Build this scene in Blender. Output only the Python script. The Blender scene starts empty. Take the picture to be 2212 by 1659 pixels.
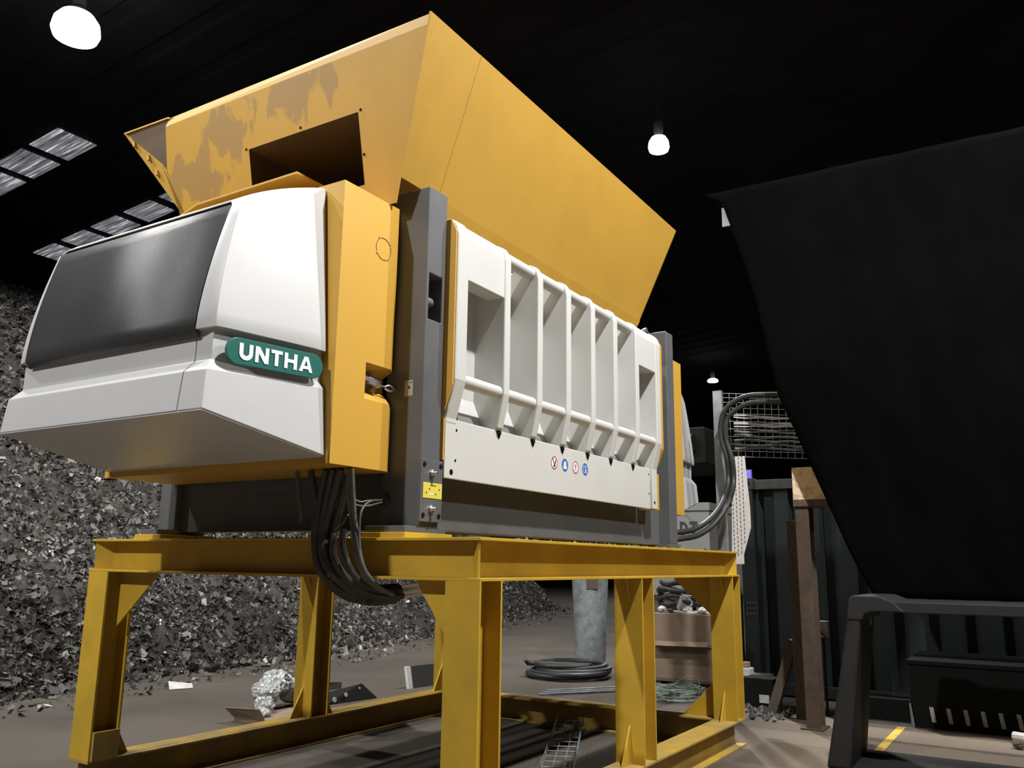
import bpy, bmesh, math, random
import numpy as np
from mathutils import Vector, Matrix, noise

# ------------------------------------------------------------------ camera, world, exposure
S = bpy.context.scene
COL = S.collection
cam_data = bpy.data.cameras.new('camera')
cam = bpy.data.objects.new('camera', cam_data)
COL.objects.link(cam)
cam_data.sensor_fit = 'HORIZONTAL'
cam_data.sensor_width = 36.0
cam_data.lens = 1852.76 * 36.0 / 2212.0
cam_data.clip_start = 0.05
cam_data.clip_end = 300
cF = Vector((0.83140526, 0.5166152, 0.20463145))
cR = Vector((0.52543676, -0.850734, 0.01295614))
cU = Vector((-0.18078027, -0.09674909, 0.97875334))
cam.matrix_world = Matrix(((cR.x, cU.x, -cF.x, -3.42234), (cR.y, cU.y, -cF.y, -2.28898),
                           (cR.z, cU.z, -cF.z, 1.43787), (0, 0, 0, 1)))
S.camera = cam

world = bpy.data.worlds.new('world')
S.world = world
world.use_nodes = True
world.node_tree.nodes['Background'].inputs[0].default_value = (0.5, 0.55, 0.7, 1)
world.node_tree.nodes['Background'].inputs[1].default_value = 0.004

S.view_settings.view_transform = 'Standard'
S.view_settings.look = 'None'
S.view_settings.exposure = 0.0
S.view_settings.gamma = 1.0
S.view_settings.use_curve_mapping = False

# high bay lamps of the hall: position, power of the bulb, label
LAMPS = [
    ((2.28, 8.30, 8.50), 1350, 0.31, 0.38, 'large bright high bay lamp above the left end of the machine'),
    ((9.38, 2.77, 8.50), 3000, 0.18, 0.28, 'bright high bay lamp to the right of the yellow hopper rim'),
    ((28.40, 8.29, 8.50), 2600, 0.21, 0.14, 'small distant high bay lamp above the wire cable tray'),
    ((4.60, -6.00, 8.50), 1700, 0.25, 0.30, 'high bay lamp in front of the grated door, beyond the tarpaulin'),
    ((0.60, -2.90, 8.50), 3450, 0.25, 0.30, 'high bay lamp above the aisle at the near corner of the machine'),
    ((-8.50, 2.00, 8.50), 2800, 0.25, 0.30, 'high bay lamp out beyond the drive hood, nearer the scrap heap side'),
    ((-3.20, 6.70, 8.50), 1200, 0.25, 0.30, 'high bay lamp over the left flank of the scrap heap'),
    ((-1.30, 3.90, 8.50), 1250, 0.25, 0.30, 'high bay lamp straight above the drive hood end of the machine'),
]

# ------------------------------------------------------------------ helpers
WL = {}   # world location of every object that may be a parent


class MB:
    """collects shapes and links them as ONE mesh object"""
    def __init__(s):
        s.v = []
        s.f = []
        s.sm = []

    def add(s, vs, fs, smooth=False):
        n = len(s.v)
        s.v += [tuple(map(float, p)) for p in vs]
        for f in fs:
            s.f.append([i + n for i in f])
            s.sm.append(smooth)
        return s

    def box(s, x0, x1, y0, y1, z0, z1):
        x0, x1 = min(x0, x1), max(x0, x1)
        y0, y1 = min(y0, y1), max(y0, y1)
        z0, z1 = min(z0, z1), max(z0, z1)
        v = [(x0, y0, z0), (x1, y0, z0), (x1, y1, z0), (x0, y1, z0), (x0, y0, z1), (x1, y0, z1), (x1, y1, z1), (x0, y1, z1)]
        return s.add(v, [(0, 3, 2, 1), (4, 5, 6, 7), (0, 1, 5, 4), (1, 2, 6, 5), (2, 3, 7, 6), (3, 0, 4, 7)])

    def hexa(s, b, t):
        """box from a bottom quad and a top quad"""
        return s.add(list(b) + list(t), [(0, 3, 2, 1), (4, 5, 6, 7), (0, 1, 5, 4), (1, 2, 6, 5), (2, 3, 7, 6), (3, 0, 4, 7)])

    def bar(s, p0, p1, w, h, up=(0, 0, 1)):
        p0, p1 = Vector(p0), Vector(p1)
        d = (p1 - p0).normalized()
        a = d.cross(Vector(up))
        if a.length < 1e-4:
            a = d.cross(Vector((1, 0, 0)))
        a.normalize()
        b = a.cross(d).normalized()
        q = [a * (i * w / 2) + b * (j * h / 2) for i, j in ((-1, -1), (1, -1), (1, 1), (-1, 1))]
        return s.hexa([p0 + k for k in q], [p1 + k for k in q])

    def prism(s, poly, vec):
        """planar polygon pushed along a vector"""
        n = len(poly)
        P = [Vector(p) for p in poly]
        vec = Vector(vec)
        v = P + [p + vec for p in P]
        f = [tuple(range(n))[::-1], tuple(range(n, 2 * n))]
        f += [(i, (i + 1) % n, (i + 1) % n + n, i + n) for i in range(n)]
        return s.add(v, f)

    def plate(s, poly, t):
        """planar polygon thickened along its normal"""
        P = [Vector(p) for p in poly]
        n = Vector((0, 0, 0))
        for i in range(len(P)):
            n += P[i].cross(P[(i + 1) % len(P)])
        return s.prism(poly, n.normalized() * t)

    def cyl(s, p0, p1, r0, r1=None, n=20, caps=True):
        r1 = r0 if r1 is None else r1
        p0, p1 = Vector(p0), Vector(p1)
        d = (p1 - p0).normalized()
        a = d.orthogonal().normalized()
        b = d.cross(a)
        ring = lambda p, r: [p + (a * math.cos(2 * math.pi * i / n) + b * math.sin(2 * math.pi * i / n)) * r for i in range(n)]
        s.add(ring(p0, r0) + ring(p1, r1), [(i, (i + 1) % n, (i + 1) % n + n, i + n) for i in range(n)], True)
        if caps:
            s.add(ring(p0, r0), [tuple(range(n))[::-1]])
            s.add(ring(p1, r1), [tuple(range(n))])
        return s

    def tube(s, pts, r, n=10, sub=6, closed=False):
        P = smooth_path(pts, sub) if sub > 1 else [Vector(p) for p in pts]
        m = len(P)
        rings = []
        a = None
        for i in range(m):
            d = (P[min(i + 1, m - 1)] - P[max(i - 1, 0)])
            d = d.normalized() if d.length > 1e-9 else Vector((0, 0, 1))
            if a is None:
                a = d.orthogonal().normalized()
            else:
                a = (a - d * a.dot(d))
                a = a.normalized() if a.length > 1e-6 else d.orthogonal().normalized()
            b = d.cross(a)
            rings.append([P[i] + (a * math.cos(2 * math.pi * k / n) + b * math.sin(2 * math.pi * k / n)) * r for k in range(n)])
        v = [p for rg in rings for p in rg]
        f = []
        for i in range(m - 1):
            for k in range(n):
                f.append((i * n + k, i * n + (k + 1) % n, (i + 1) * n + (k + 1) % n, (i + 1) * n + k))
        s.add(v, f, True)
        s.add(rings[0], [tuple(range(n))[::-1]])
        s.add(rings[-1], [tuple(range(n))])
        return s

    def lathe(s, prof, c, n=28):
        """profile (r, z) spun about a vertical axis through c"""
        m = len(prof)
        v = []
        for r, z in prof:
            for i in range(n):
                t = 2 * math.pi * i / n
                v.append((c[0] + r * math.cos(t), c[1] + r * math.sin(t), c[2] + z))
        f = [(j * n + i, j * n + (i + 1) % n, (j + 1) * n + (i + 1) % n, (j + 1) * n + i) for j in range(m - 1) for i in range(n)]
        return s.add(v, f, True)

    def build(s, name, mat, parent=None, bevel=0, solid=0, seg=2):
        off = Vector((0, 0, 0))
        vs = [Vector(p) for p in s.v]
        if parent is not None:
            off = WL[parent.name].copy()
        else:
            lo = Vector([min(p[i] for p in vs) for i in range(3)])
            hi = Vector([max(p[i] for p in vs) for i in range(3)])
            off = Vector(((lo.x + hi.x) / 2, (lo.y + hi.y) / 2, lo.z))
        me = bpy.data.meshes.new(name)
        me.from_pydata([p - off for p in vs], [], s.f)
        me.polygons.foreach_set('use_smooth', s.sm)
        me.update()
        bm = bmesh.new()
        bm.from_mesh(me)
        bmesh.ops.remove_doubles(bm, verts=bm.verts, dist=1e-5)
        bmesh.ops.recalc_face_normals(bm, faces=bm.faces)
        bm.to_mesh(me)
        bm.free()
        if any(s.sm):
            me.set_sharp_from_angle(angle=math.radians(32))
        me.materials.append(mat)
        o = bpy.data.objects.new(name, me)
        COL.objects.link(o)
        if parent is not None:
            o.parent = parent
            WL[o.name] = off
        else:
            o.location = off
            WL[o.name] = off
        if solid:
            m = o.modifiers.new('solid', 'SOLIDIFY')
            m.thickness = solid
            m.offset = 0
        if bevel:
            m = o.modifiers.new('bevel', 'BEVEL')
            m.width = bevel
            m.segments = seg
            m.limit_method = 'ANGLE'
            m.angle_limit = math.radians(35)
            m.harden_normals = False
        return o


def smooth_path(pts, sub=6):
    P = [Vector(p) for p in pts]
    if len(P) < 3:
        return P
    out = []
    for i in range(len(P) - 1):
        p0 = P[max(i - 1, 0)]
        p1 = P[i]
        p2 = P[i + 1]
        p3 = P[min(i + 2, len(P) - 1)]
        for k in range(sub):
            t = k / sub
            out.append(0.5 * ((2 * p1) + (p2 - p0) * t + (2 * p0 - 5 * p1 + 4 * p2 - p3) * t * t + (3 * p1 - p0 - 3 * p2 + p3) * t ** 3))
    out.append(P[-1])
    return out


def tag(o, label=None, cat=None, group=None, kind=None):
    if label:
        o['label'] = label
    if cat:
        o['category'] = cat
    if group:
        o['group'] = group
    if kind:
        o['kind'] = kind
    return o


def thing(name, label, cat, loc, group=None):
    o = bpy.data.objects.new(name, None)
    COL.objects.link(o)
    o.empty_display_size = 0.1
    o.location = loc
    WL[o.name] = Vector(loc)
    return tag(o, label, cat, group)


def struct(o, label=None):
    return tag(o, label, None, None, 'structure')


# ------------------------------------------------------------------ materials
def material(name, col, rough=0.5, metal=0.0, col2=None, scale=4.0, lo=0.45, hi=0.7, bump=0.0, bscale=200.0, spec=0.5,
             detail=6.0, col3=None, scale3=30.0, lo3=0.6, hi3=0.75, stretch=None, coat=0.0):
    m = bpy.data.materials.new(name)
    m.use_nodes = True
    nt = m.node_tree
    b = nt.nodes['Principled BSDF']
    b.inputs['Base Color'].default_value = (*col, 1)
    b.inputs['Roughness'].default_value = rough
    b.inputs['Metallic'].default_value = metal
    b.inputs['Specular IOR Level'].default_value = spec
    b.inputs['Coat Weight'].default_value = coat
    tc = nt.nodes.new('ShaderNodeTexCoord')
    src = tc.outputs['Object']
    if stretch:
        mp = nt.nodes.new('ShaderNodeMapping')
        mp.inputs['Scale'].default_value = stretch
        nt.links.new(src, mp.inputs[0])
        src = mp.outputs[0]
    last = None

    def layer(c_from, c_to, sc, a, z):
        n = nt.nodes.new('ShaderNodeTexNoise')
        n.inputs['Scale'].default_value = sc
        n.inputs['Detail'].default_value = detail
        n.inputs['Roughness'].default_value = 0.6
        nt.links.new(src, n.inputs['Vector'])
        r = nt.nodes.new('ShaderNodeMapRange')
        r.inputs[1].default_value = a
        r.inputs[2].default_value = z
        nt.links.new(n.outputs['Fac'], r.inputs[0])
        mx = nt.nodes.new('ShaderNodeMix')
        mx.data_type = 'RGBA'
        nt.links.new(r.outputs[0], mx.inputs[0])
        if isinstance(c_from, tuple):
            mx.inputs[6].default_value = (*c_from, 1)
        else:
            nt.links.new(c_from, mx.inputs[6])
        mx.inputs[7].default_value = (*c_to, 1)
        return mx.outputs[2]
    if col2:
        last = layer(col, col2, scale, lo, hi)
    if col3:
        last = layer(last if last else col, col3, scale3, lo3, hi3)
    if last:
        nt.links.new(last, b.inputs['Base Color'])
    if bump:
        n = nt.nodes.new('ShaderNodeTexNoise')
        n.inputs['Scale'].default_value = bscale
        n.inputs['Detail'].default_value = 3
        nt.links.new(src, n.inputs['Vector'])
        bp = nt.nodes.new('ShaderNodeBump')
        bp.inputs['Strength'].default_value = bump
        bp.inputs['Distance'].default_value = 0.01
        nt.links.new(n.outputs['Fac'], bp.inputs['Height'])
        nt.links.new(bp.outputs[0], b.inputs['Normal'])
    return m


def emitter(name, col, strength):
    m = bpy.data.materials.new(name)
    m.use_nodes = True
    b = m.node_tree.nodes['Principled BSDF']
    b.inputs['Base Color'].default_value = (*col, 1)
    b.inputs['Emission Color'].default_value = (*col, 1)
    b.inputs['Emission Strength'].default_value = strength
    return m


M_YEL = material('machine_yellow', (0.545, 0.31, 0.043), 0.48, col2=(0.55, 0.31, 0.043), scale=2.5, bump=0.04, bscale=350, spec=0.35)
M_HOP = material('dimmed_hopper_yellow', (0.47, 0.27, 0.040), 0.55, col2=(0.43, 0.245, 0.037), scale=2.5, bump=0.04, bscale=350, spec=0.3, col3=(0.36, 0.22, 0.06), scale3=7, lo3=0.66, hi3=0.85)  # machine yellow darkened for weaker light on the hopper, plus brownish blotches
M_FRAME = material('frame_yellow', (0.54, 0.34, 0.030), 0.5, col2=(0.42, 0.265, 0.03), scale=3.0, lo=0.4, hi=0.75,
                   col3=(0.22, 0.13, 0.03), scale3=38, lo3=0.68, hi3=0.8, bump=0.05, bscale=120, spec=0.4)
M_FRAME_DUSTY = material('dusty_frame_yellow', (0.48, 0.30, 0.03), 0.65, col2=(0.29, 0.21, 0.075), scale=3.0, lo=0.35, hi=0.6,
                         col3=(0.12, 0.09, 0.05), scale3=26, lo3=0.62, hi3=0.8, bump=0.08, bscale=90)
M_WHITE = material('light_grey_paint', (0.55, 0.55, 0.53), 0.42, col2=(0.52, 0.52, 0.50), scale=2.0, bump=0.02, bscale=260, spec=0.4)
M_HOOD = material('moulded_grey_hood', (0.50, 0.50, 0.505), 0.36, col2=(0.48, 0.48, 0.485), scale=3, bump=0.05, bscale=500, spec=0.5)
M_BLACKPANEL = material('grained_black_plastic', (0.030, 0.031, 0.033), 0.38, col2=(0.036, 0.036, 0.038), scale=3, bump=0.22, bscale=330, spec=0.6)
M_COL = material('iron_grey_paint', (0.105, 0.108, 0.115), 0.42, col2=(0.085, 0.085, 0.088), scale=2.5, bump=0.05, bscale=220, spec=0.4)
M_DARK = material('dark_machine_core', (0.02, 0.02, 0.02), 0.6)
M_HOLE = material('hole_black', (0.006, 0.006, 0.006), 0.9, spec=0.1)
M_INNER = material('shaded_inner_brown', (0.10, 0.056, 0.022), 0.7, col2=(0.07, 0.04, 0.018), scale=3)  # hopper yellow in shade, put into the colour as dark brown
M_ZINC = material('zinc_steel', (0.62, 0.63, 0.65), 0.3, metal=0.9, col2=(0.45, 0.46, 0.48), scale=30)
M_GALV = material('galvanised_steel', (0.30, 0.33, 0.34), 0.5, metal=0.35, col2=(0.19, 0.21, 0.22), scale=9, lo=0.4, hi=0.65)
M_GREEN = material('badge_green', (0.012, 0.12, 0.10), 0.35, col2=(0.014, 0.125, 0.105), scale=5)
M_BADGEW = material('badge_white', (0.80, 0.82, 0.86), 0.4)
M_STICKY = material('sticker_yellow', (0.66, 0.58, 0.09), 0.4)
M_STICKW = material('sticker_white', (0.72, 0.72, 0.72), 0.45)
M_LABEL = material('beige_label', (0.40, 0.35, 0.27), 0.5, col2=(0.34, 0.3, 0.23), scale=40)
M_INK = material('black_ink', (0.02, 0.02, 0.02), 0.6)
M_RED = material('sign_red', (0.45, 0.03, 0.05), 0.45)
M_BLUE = material('sign_blue', (0.03, 0.13, 0.45), 0.45)
M_LINE = material('dark_seam', (0.16, 0.09, 0.02), 0.7)
M_CABLE = material('black_cable_sheath', (0.035, 0.033, 0.032), 0.5, col2=(0.07, 0.065, 0.06), scale=20, bump=0.1, bscale=80, spec=0.5)
M_CABLEG = material('grey_cable_sheath', (0.11, 0.105, 0.10), 0.42, col2=(0.07, 0.065, 0.06), scale=25, spec=0.5)
M_STRAND = material('silver_strand', (0.80, 0.80, 0.80), 0.4, metal=0.1)
M_HOSE = material('black_hose', (0.022, 0.022, 0.023), 0.5, col2=(0.028, 0.028, 0.028), scale=10, bump=0.08, bscale=60, spec=0.5)
M_CARTON = material('brown_cardboard', (0.23, 0.165, 0.115), 0.85, col2=(0.19, 0.135, 0.095), scale=4, lo=0.4, hi=0.7)
M_WOOD = material('weathered_timber', (0.11, 0.085, 0.065), 0.8, col2=(0.06, 0.045, 0.035), scale=5, stretch=(12, 12, 1.2))
M_RUST = material('rusty_steel', (0.085, 0.055, 0.038), 0.8, col2=(0.05, 0.036, 0.03), scale=6, col3=(0.13, 0.07, 0.04), scale3=22)
M_CONT = material('green_container_paint', (0.013, 0.023, 0.021), 0.7, col2=(0.006, 0.011, 0.010), scale=2.2, lo=0.4, hi=0.7, col3=(0.1, 0.06, 0.04), scale3=16, lo3=0.68, hi3=0.78)
M_CONTTRIM = material('grimy_container_rail', (0.06, 0.062, 0.058), 0.7, col2=(0.03, 0.03, 0.03), scale=8)
M_BLACKSTEEL = material('dark_steel_frame', (0.013, 0.0128, 0.0132), 0.65, col2=(0.010, 0.010, 0.0105), scale=5, bump=0.05, bscale=90, spec=0.3)
M_SKIP = material('dark_green_skip', (0.005, 0.008, 0.0072), 0.75, col2=(0.003, 0.004, 0.004), scale=4, spec=0.2)
M_TARP = material('black_tarpaulin', (0.0016, 0.0016, 0.0016), 0.95, col2=(0.0024, 0.0024, 0.0024), scale=1.2, spec=0.02)
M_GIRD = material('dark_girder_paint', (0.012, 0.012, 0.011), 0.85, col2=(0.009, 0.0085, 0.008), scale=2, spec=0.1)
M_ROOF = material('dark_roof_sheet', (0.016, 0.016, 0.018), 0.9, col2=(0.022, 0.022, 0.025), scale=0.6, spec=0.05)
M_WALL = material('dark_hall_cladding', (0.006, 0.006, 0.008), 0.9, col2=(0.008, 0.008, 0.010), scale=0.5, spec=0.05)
M_PALE = material('pale_plate', (0.55, 0.53, 0.50), 0.6, col2=(0.42, 0.4, 0.38), scale=20)
M_TRAY = material('pale_zinc_tray', (0.72, 0.69, 0.66), 0.5, col2=(0.6, 0.57, 0.54), scale=12)
M_VAN = material('dusty_white_panel', (0.34, 0.34, 0.33), 0.6, col2=(0.27, 0.27, 0.26), scale=3)
M_POLY = material('clear_polythene', (0.42, 0.44, 0.43), 0.25, col2=(0.25, 0.26, 0.25), scale=14, spec=0.7)
M_GREENWIRE = material('grey_green_wire', (0.16, 0.20, 0.17), 0.5)
M_BOARD = material('black_board_face', (0.02, 0.019, 0.018), 0.7)
M_WHITESCRAP = material('white_scrap', (0.62, 0.60, 0.58), 0.6)
M_LAMPBODY = material('lamp_housing', (0.10, 0.10, 0.10), 0.5, metal=0.4)
M_LAMPGLOW = emitter('lamp_diffuser', (0.93, 0.95, 1.0), 11)
M_BLUEGLOW = emitter('lit_blue_screen', (0.10, 0.09, 0.45), 0.35)
M_BLUEWHITE = emitter('lit_white_strip', (0.75, 0.72, 1.0), 2.2)
M_STRIPE = material('worn_yellow_floor_paint', (0.62, 0.42, 0.05), 0.7, col2=(0.35, 0.25, 0.08), scale=9, lo=0.58, hi=0.66)


def floor_material():
    m = material('dusty_concrete', (0.092, 0.078, 0.064), 0.85, col2=(0.062, 0.053, 0.044), scale=0.55, lo=0.38, hi=0.66,
                 col3=(0.05, 0.044, 0.04), scale3=2.3, lo3=0.6, hi3=0.78, bump=0.25, bscale=24, spec=0.25, detail=9)
    # brighter light on the right-hand aisle, painted in as lighter, warmer concrete
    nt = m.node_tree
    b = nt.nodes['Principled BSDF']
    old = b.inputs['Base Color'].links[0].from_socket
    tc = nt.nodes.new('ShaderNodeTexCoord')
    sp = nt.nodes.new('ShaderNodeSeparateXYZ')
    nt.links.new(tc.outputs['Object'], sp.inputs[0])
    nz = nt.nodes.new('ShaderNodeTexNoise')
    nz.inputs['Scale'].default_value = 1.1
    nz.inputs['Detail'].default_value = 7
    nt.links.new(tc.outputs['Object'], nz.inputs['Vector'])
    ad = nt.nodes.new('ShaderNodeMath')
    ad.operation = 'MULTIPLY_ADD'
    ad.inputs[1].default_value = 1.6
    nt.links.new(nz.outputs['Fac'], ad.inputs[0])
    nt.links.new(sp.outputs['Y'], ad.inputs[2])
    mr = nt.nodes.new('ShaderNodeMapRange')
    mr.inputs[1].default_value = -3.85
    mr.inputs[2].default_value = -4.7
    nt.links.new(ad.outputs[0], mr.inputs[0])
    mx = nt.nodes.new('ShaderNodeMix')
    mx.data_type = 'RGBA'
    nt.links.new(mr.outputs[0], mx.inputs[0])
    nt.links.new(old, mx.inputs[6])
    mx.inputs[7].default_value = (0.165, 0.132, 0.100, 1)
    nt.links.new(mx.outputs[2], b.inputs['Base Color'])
    return m


def ply_material():
    m = bpy.data.materials.new('pale_plywood')
    m.use_nodes = True
    nt = m.node_tree
    b = nt.nodes['Principled BSDF']
    b.inputs['Roughness'].default_value = 0.7
    tc = nt.nodes.new('ShaderNodeTexCoord')
    w = nt.nodes.new('ShaderNodeTexWave')
    w.inputs['Scale'].default_value = 4.0
    w.inputs['Distortion'].default_value = 9.0
    w.inputs['Detail'].default_value = 1.5
    w.inputs['Detail Scale'].default_value = 2.2
    nt.links.new(tc.outputs['Object'], w.inputs['Vector'])
    r = nt.nodes.new('ShaderNodeValToRGB')
    r.color_ramp.elements[0].color = (0.60, 0.45, 0.29, 1)
    r.color_ramp.elements[1].color = (0.80, 0.66, 0.48, 1)
    r.color_ramp.elements[1].position = 0.35
    nt.links.new(w.outputs['Fac'], r.inputs[0])
    nt.links.new(r.outputs[0], b.inputs['Base Color'])
    return m


def hopper_end_material():
    """yellow paint with two scuffed, rubbed-bare grey-brown patches"""
    m = material('scuffed_hopper_yellow', (0.50, 0.285, 0.042), 0.5, col2=(0.46, 0.262, 0.039), scale=2.5, spec=0.35)
    nt = m.node_tree
    b = nt.nodes['Principled BSDF']
    tc = nt.nodes.new('ShaderNodeTexCoord')
    old = b.inputs['Base Color'].links[0].from_socket
    fac = None
    for (cy, cz, sy, sz, seed, thr) in STAINS:
        mp = nt.nodes.new('ShaderNodeMapping')
        mp.inputs['Location'].default_value = (0, -cy / sy, -cz / sz)
        mp.inputs['Scale'].default_value = (0.0, 1 / sy, 1 / sz)
        nt.links.new(tc.outputs['Object'], mp.inputs[0])
        ln = nt.nodes.new('ShaderNodeVectorMath')
        ln.operation = 'LENGTH'
        nt.links.new(mp.outputs[0], ln.inputs[0])
        nz = nt.nodes.new('ShaderNodeTexNoise')
        nz.noise_dimensions = '4D'
        nz.inputs['W'].default_value = seed
        nz.inputs['Scale'].default_value = 5.0
        nz.inputs['Detail'].default_value = 8
        nz.inputs['Roughness'].default_value = 0.55
        ms = nt.nodes.new('ShaderNodeMapping')
        ms.inputs['Scale'].default_value = (1, 1.5, 0.7)
        nt.links.new(tc.outputs['Object'], ms.inputs[0])
        nt.links.new(ms.outputs[0], nz.inputs['Vector'])
        a = nt.nodes.new('ShaderNodeMath')
        a.operation = 'MULTIPLY_ADD'
        a.inputs[1].default_value = -0.17
        nt.links.new(ln.outputs['Value'], a.inputs[0])
        nt.links.new(nz.outputs['Fac'], a.inputs[2])
        r = nt.nodes.new('ShaderNodeMapRange')
        r.inputs[1].default_value = thr
        r.inputs[2].default_value = thr + 0.05
        nt.links.new(a.outputs[0], r.inputs[0])
        if fac is None:
            fac = r.outputs[0]
        else:
            mx = nt.nodes.new('ShaderNodeMath')
            mx.operation = 'MAXIMUM'
            nt.links.new(fac, mx.inputs[0])
            nt.links.new(r.outputs[0], mx.inputs[1])
            fac = mx.outputs[0]
    half = nt.nodes.new('ShaderNodeMath')
    half.operation = 'MULTIPLY'
    half.inputs[1].default_value = 0.6
    nt.links.new(fac, half.inputs[0])
    mix = nt.nodes.new('ShaderNodeMix')
    mix.data_type = 'RGBA'
    nt.links.new(half.outputs[0], mix.inputs[0])
    nt.links.new(old, mix.inputs[6])
    mix.inputs[7].default_value = (0.24, 0.155, 0.075, 1)
    nt.links.new(mix.outputs[2], b.inputs['Base Color'])
    return m


def rooflight_material():
    """dirty translucent rooflight sheet lit from outside, streaked with grime"""
    m = bpy.data.materials.new('dirty_rooflight')
    m.use_nodes = True
    nt = m.node_tree
    b = nt.nodes['Principled BSDF']
    b.inputs['Roughness'].default_value = 0.6
    tc = nt.nodes.new('ShaderNodeTexCoord')
    mp = nt.nodes.new('ShaderNodeMapping')
    mp.inputs['Scale'].default_value = (20, 1.1, 1)
    nt.links.new(tc.outputs['Object'], mp.inputs[0])
    n = nt.nodes.new('ShaderNodeTexNoise')
    n.noise_dimensions = '4D'
    oi = nt.nodes.new('ShaderNodeObjectInfo')
    mm = nt.nodes.new('ShaderNodeMath')
    mm.operation = 'MULTIPLY'
    mm.inputs[1].default_value = 20
    nt.links.new(oi.outputs['Random'], mm.inputs[0])
    nt.links.new(mm.outputs[0], n.inputs['W'])
    n.inputs['Scale'].default_value = 1.0
    n.inputs['Detail'].default_value = 7
    n.inputs['Roughness'].default_value = 0.62
    nt.links.new(mp.outputs[0], n.inputs['Vector'])
    r = nt.nodes.new('ShaderNodeValToRGB')
    e = r.color_ramp.elements
    e[0].position = 0.38
    e[0].color = (0.03, 0.03, 0.035, 1)
    e[1].position = 0.74
    e[1].color = (0.75, 0.74, 0.80, 1)
    x = r.color_ramp.elements.new(0.54)
    x.color = (0.13, 0.13, 0.14, 1)
    nt.links.new(n.outputs['Fac'], r.inputs[0])
    nt.links.new(r.outputs[0], b.inputs['Emission Color'])
    b.inputs['Base Color'].default_value = (0.05, 0.05, 0.05, 1)
    b.inputs['Emission Strength'].default_value = 1.5
    return m


def scrap_material():
    m = bpy.data.materials.new('shredded_metal_scrap')
    m.use_nodes = True
    nt = m.node_tree
    b = nt.nodes['Principled BSDF']
    g = nt.nodes.new('ShaderNodeNewGeometry')
    r = nt.nodes.new('ShaderNodeValToRGB')
    r.color_ramp.interpolation = 'CONSTANT'
    e = r.color_ramp.elements
    cols = [(0.0, (0.045, 0.041, 0.037)), (0.28, (0.075, 0.069, 0.063)), (0.6, (0.115, 0.107, 0.10)), (0.82, (0.17, 0.16, 0.15)),
            (0.88, (0.10, 0.06, 0.055)), (0.90, (0.06, 0.08, 0.045)), (0.92, (0.25, 0.24, 0.225)), (0.985, (0.5, 0.49, 0.47))]
    e[0].position, e[0].color = cols[0][0], (*cols[0][1], 1)
    e[1].position, e[1].color = cols[1][0], (*cols[1][1], 1)
    for p, c in cols[2:]:
        x = e.new(p)
        x.color = (*c, 1)
    nt.links.new(g.outputs['Random Per Island'], r.inputs[0])
    nt.links.new(r.outputs[0], b.inputs['Base Color'])
    b.inputs['Roughness'].default_value = 0.55
    b.inputs['Metallic'].default_value = 0.15
    return m


STAINS = [(-0.09, 0.71, 0.30, 0.13, 3.1, 0.32), (0.50, 0.62, 0.24, 0.17, 7.7, 0.33), (0.80, 0.36, 0.30, 0.24, 1.2, 0.36)]
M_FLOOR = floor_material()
M_PLY = ply_material()
M_SKYL = rooflight_material()
M_SCRAP = scrap_material()
M_SCRAPBASE = material('dark_scrap_bed', (0.06, 0.055, 0.05), 0.9, col2=(0.025, 0.023, 0.021), scale=5, lo=0.4, hi=0.6, bump=0.6, bscale=25, spec=0.1)

# ------------------------------------------------------------------ the hall
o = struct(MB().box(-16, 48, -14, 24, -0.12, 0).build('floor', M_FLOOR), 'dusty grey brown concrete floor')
rz = lambda y: 10.2 - 0.085 * y
mb = MB()
n_c = 76                                                     # trapezoidal roof sheet, ribs run up the slope
pr_ = []
for i in range(n_c):
    x = -16 + 64 * i / n_c
    w = 64 / n_c
    pr_ += [(x, 0), (x + w * .62, 0), (x + w * .70, 0.05), (x + w * .92, 0.05)]
pr_.append((48, 0))
va = [(x, -14, rz(-14) + dz) for x, dz in pr_]
vb = [(x, 24, rz(24) + dz) for x, dz in pr_]
k = len(pr_)
mb.add(va + vb, [(i, i + 1, k + i + 1, k + i) for i in range(k - 1)])
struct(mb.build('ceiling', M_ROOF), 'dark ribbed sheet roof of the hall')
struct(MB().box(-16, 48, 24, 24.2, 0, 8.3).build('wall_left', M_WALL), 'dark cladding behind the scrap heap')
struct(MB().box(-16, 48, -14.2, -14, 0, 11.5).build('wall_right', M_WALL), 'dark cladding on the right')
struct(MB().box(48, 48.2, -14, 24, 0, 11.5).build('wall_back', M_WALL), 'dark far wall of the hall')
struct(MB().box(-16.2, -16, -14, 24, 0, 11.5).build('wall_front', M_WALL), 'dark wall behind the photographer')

SKY = [(4.40, 5.16, 12.40, 13.32), (4.40, 5.16, 13.58, 14.50), (4.40, 5.16, 14.76, 15.68),
       (7.15, 7.78, 13.55, 14.45), (7.15, 7.78, 14.74, 15.65), (7.15, 7.78, 15.92, 16.80), (7.15, 7.78, 17.10, 17.95), (7.15, 7.78, 12.35, 13.25)]
for i, (x0, x1, y0, y1) in enumerate(SKY):
    d = 0.03
    w = MB().hexa([(x0, y0, rz(y0) - d - .02), (x1, y0, rz(y0) - d - .02), (x1, y1, rz(y1) - d - .02), (x0, y1, rz(y1) - d - .02)],
                  [(x0, y0, rz(y0) - d), (x1, y0, rz(y0) - d), (x1, y1, rz(y1) - d), (x0, y1, rz(y1) - d)]).build('window_%d' % (i + 1), M_SKYL)
    struct(w, 'dirty streaked rooflight panel')
struct(MB().box(4.376, 5.64, -0.985, -0.915, 0.0, 0.003).build('trim_1', M_STRIPE), 'worn yellow line painted on the floor')


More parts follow.
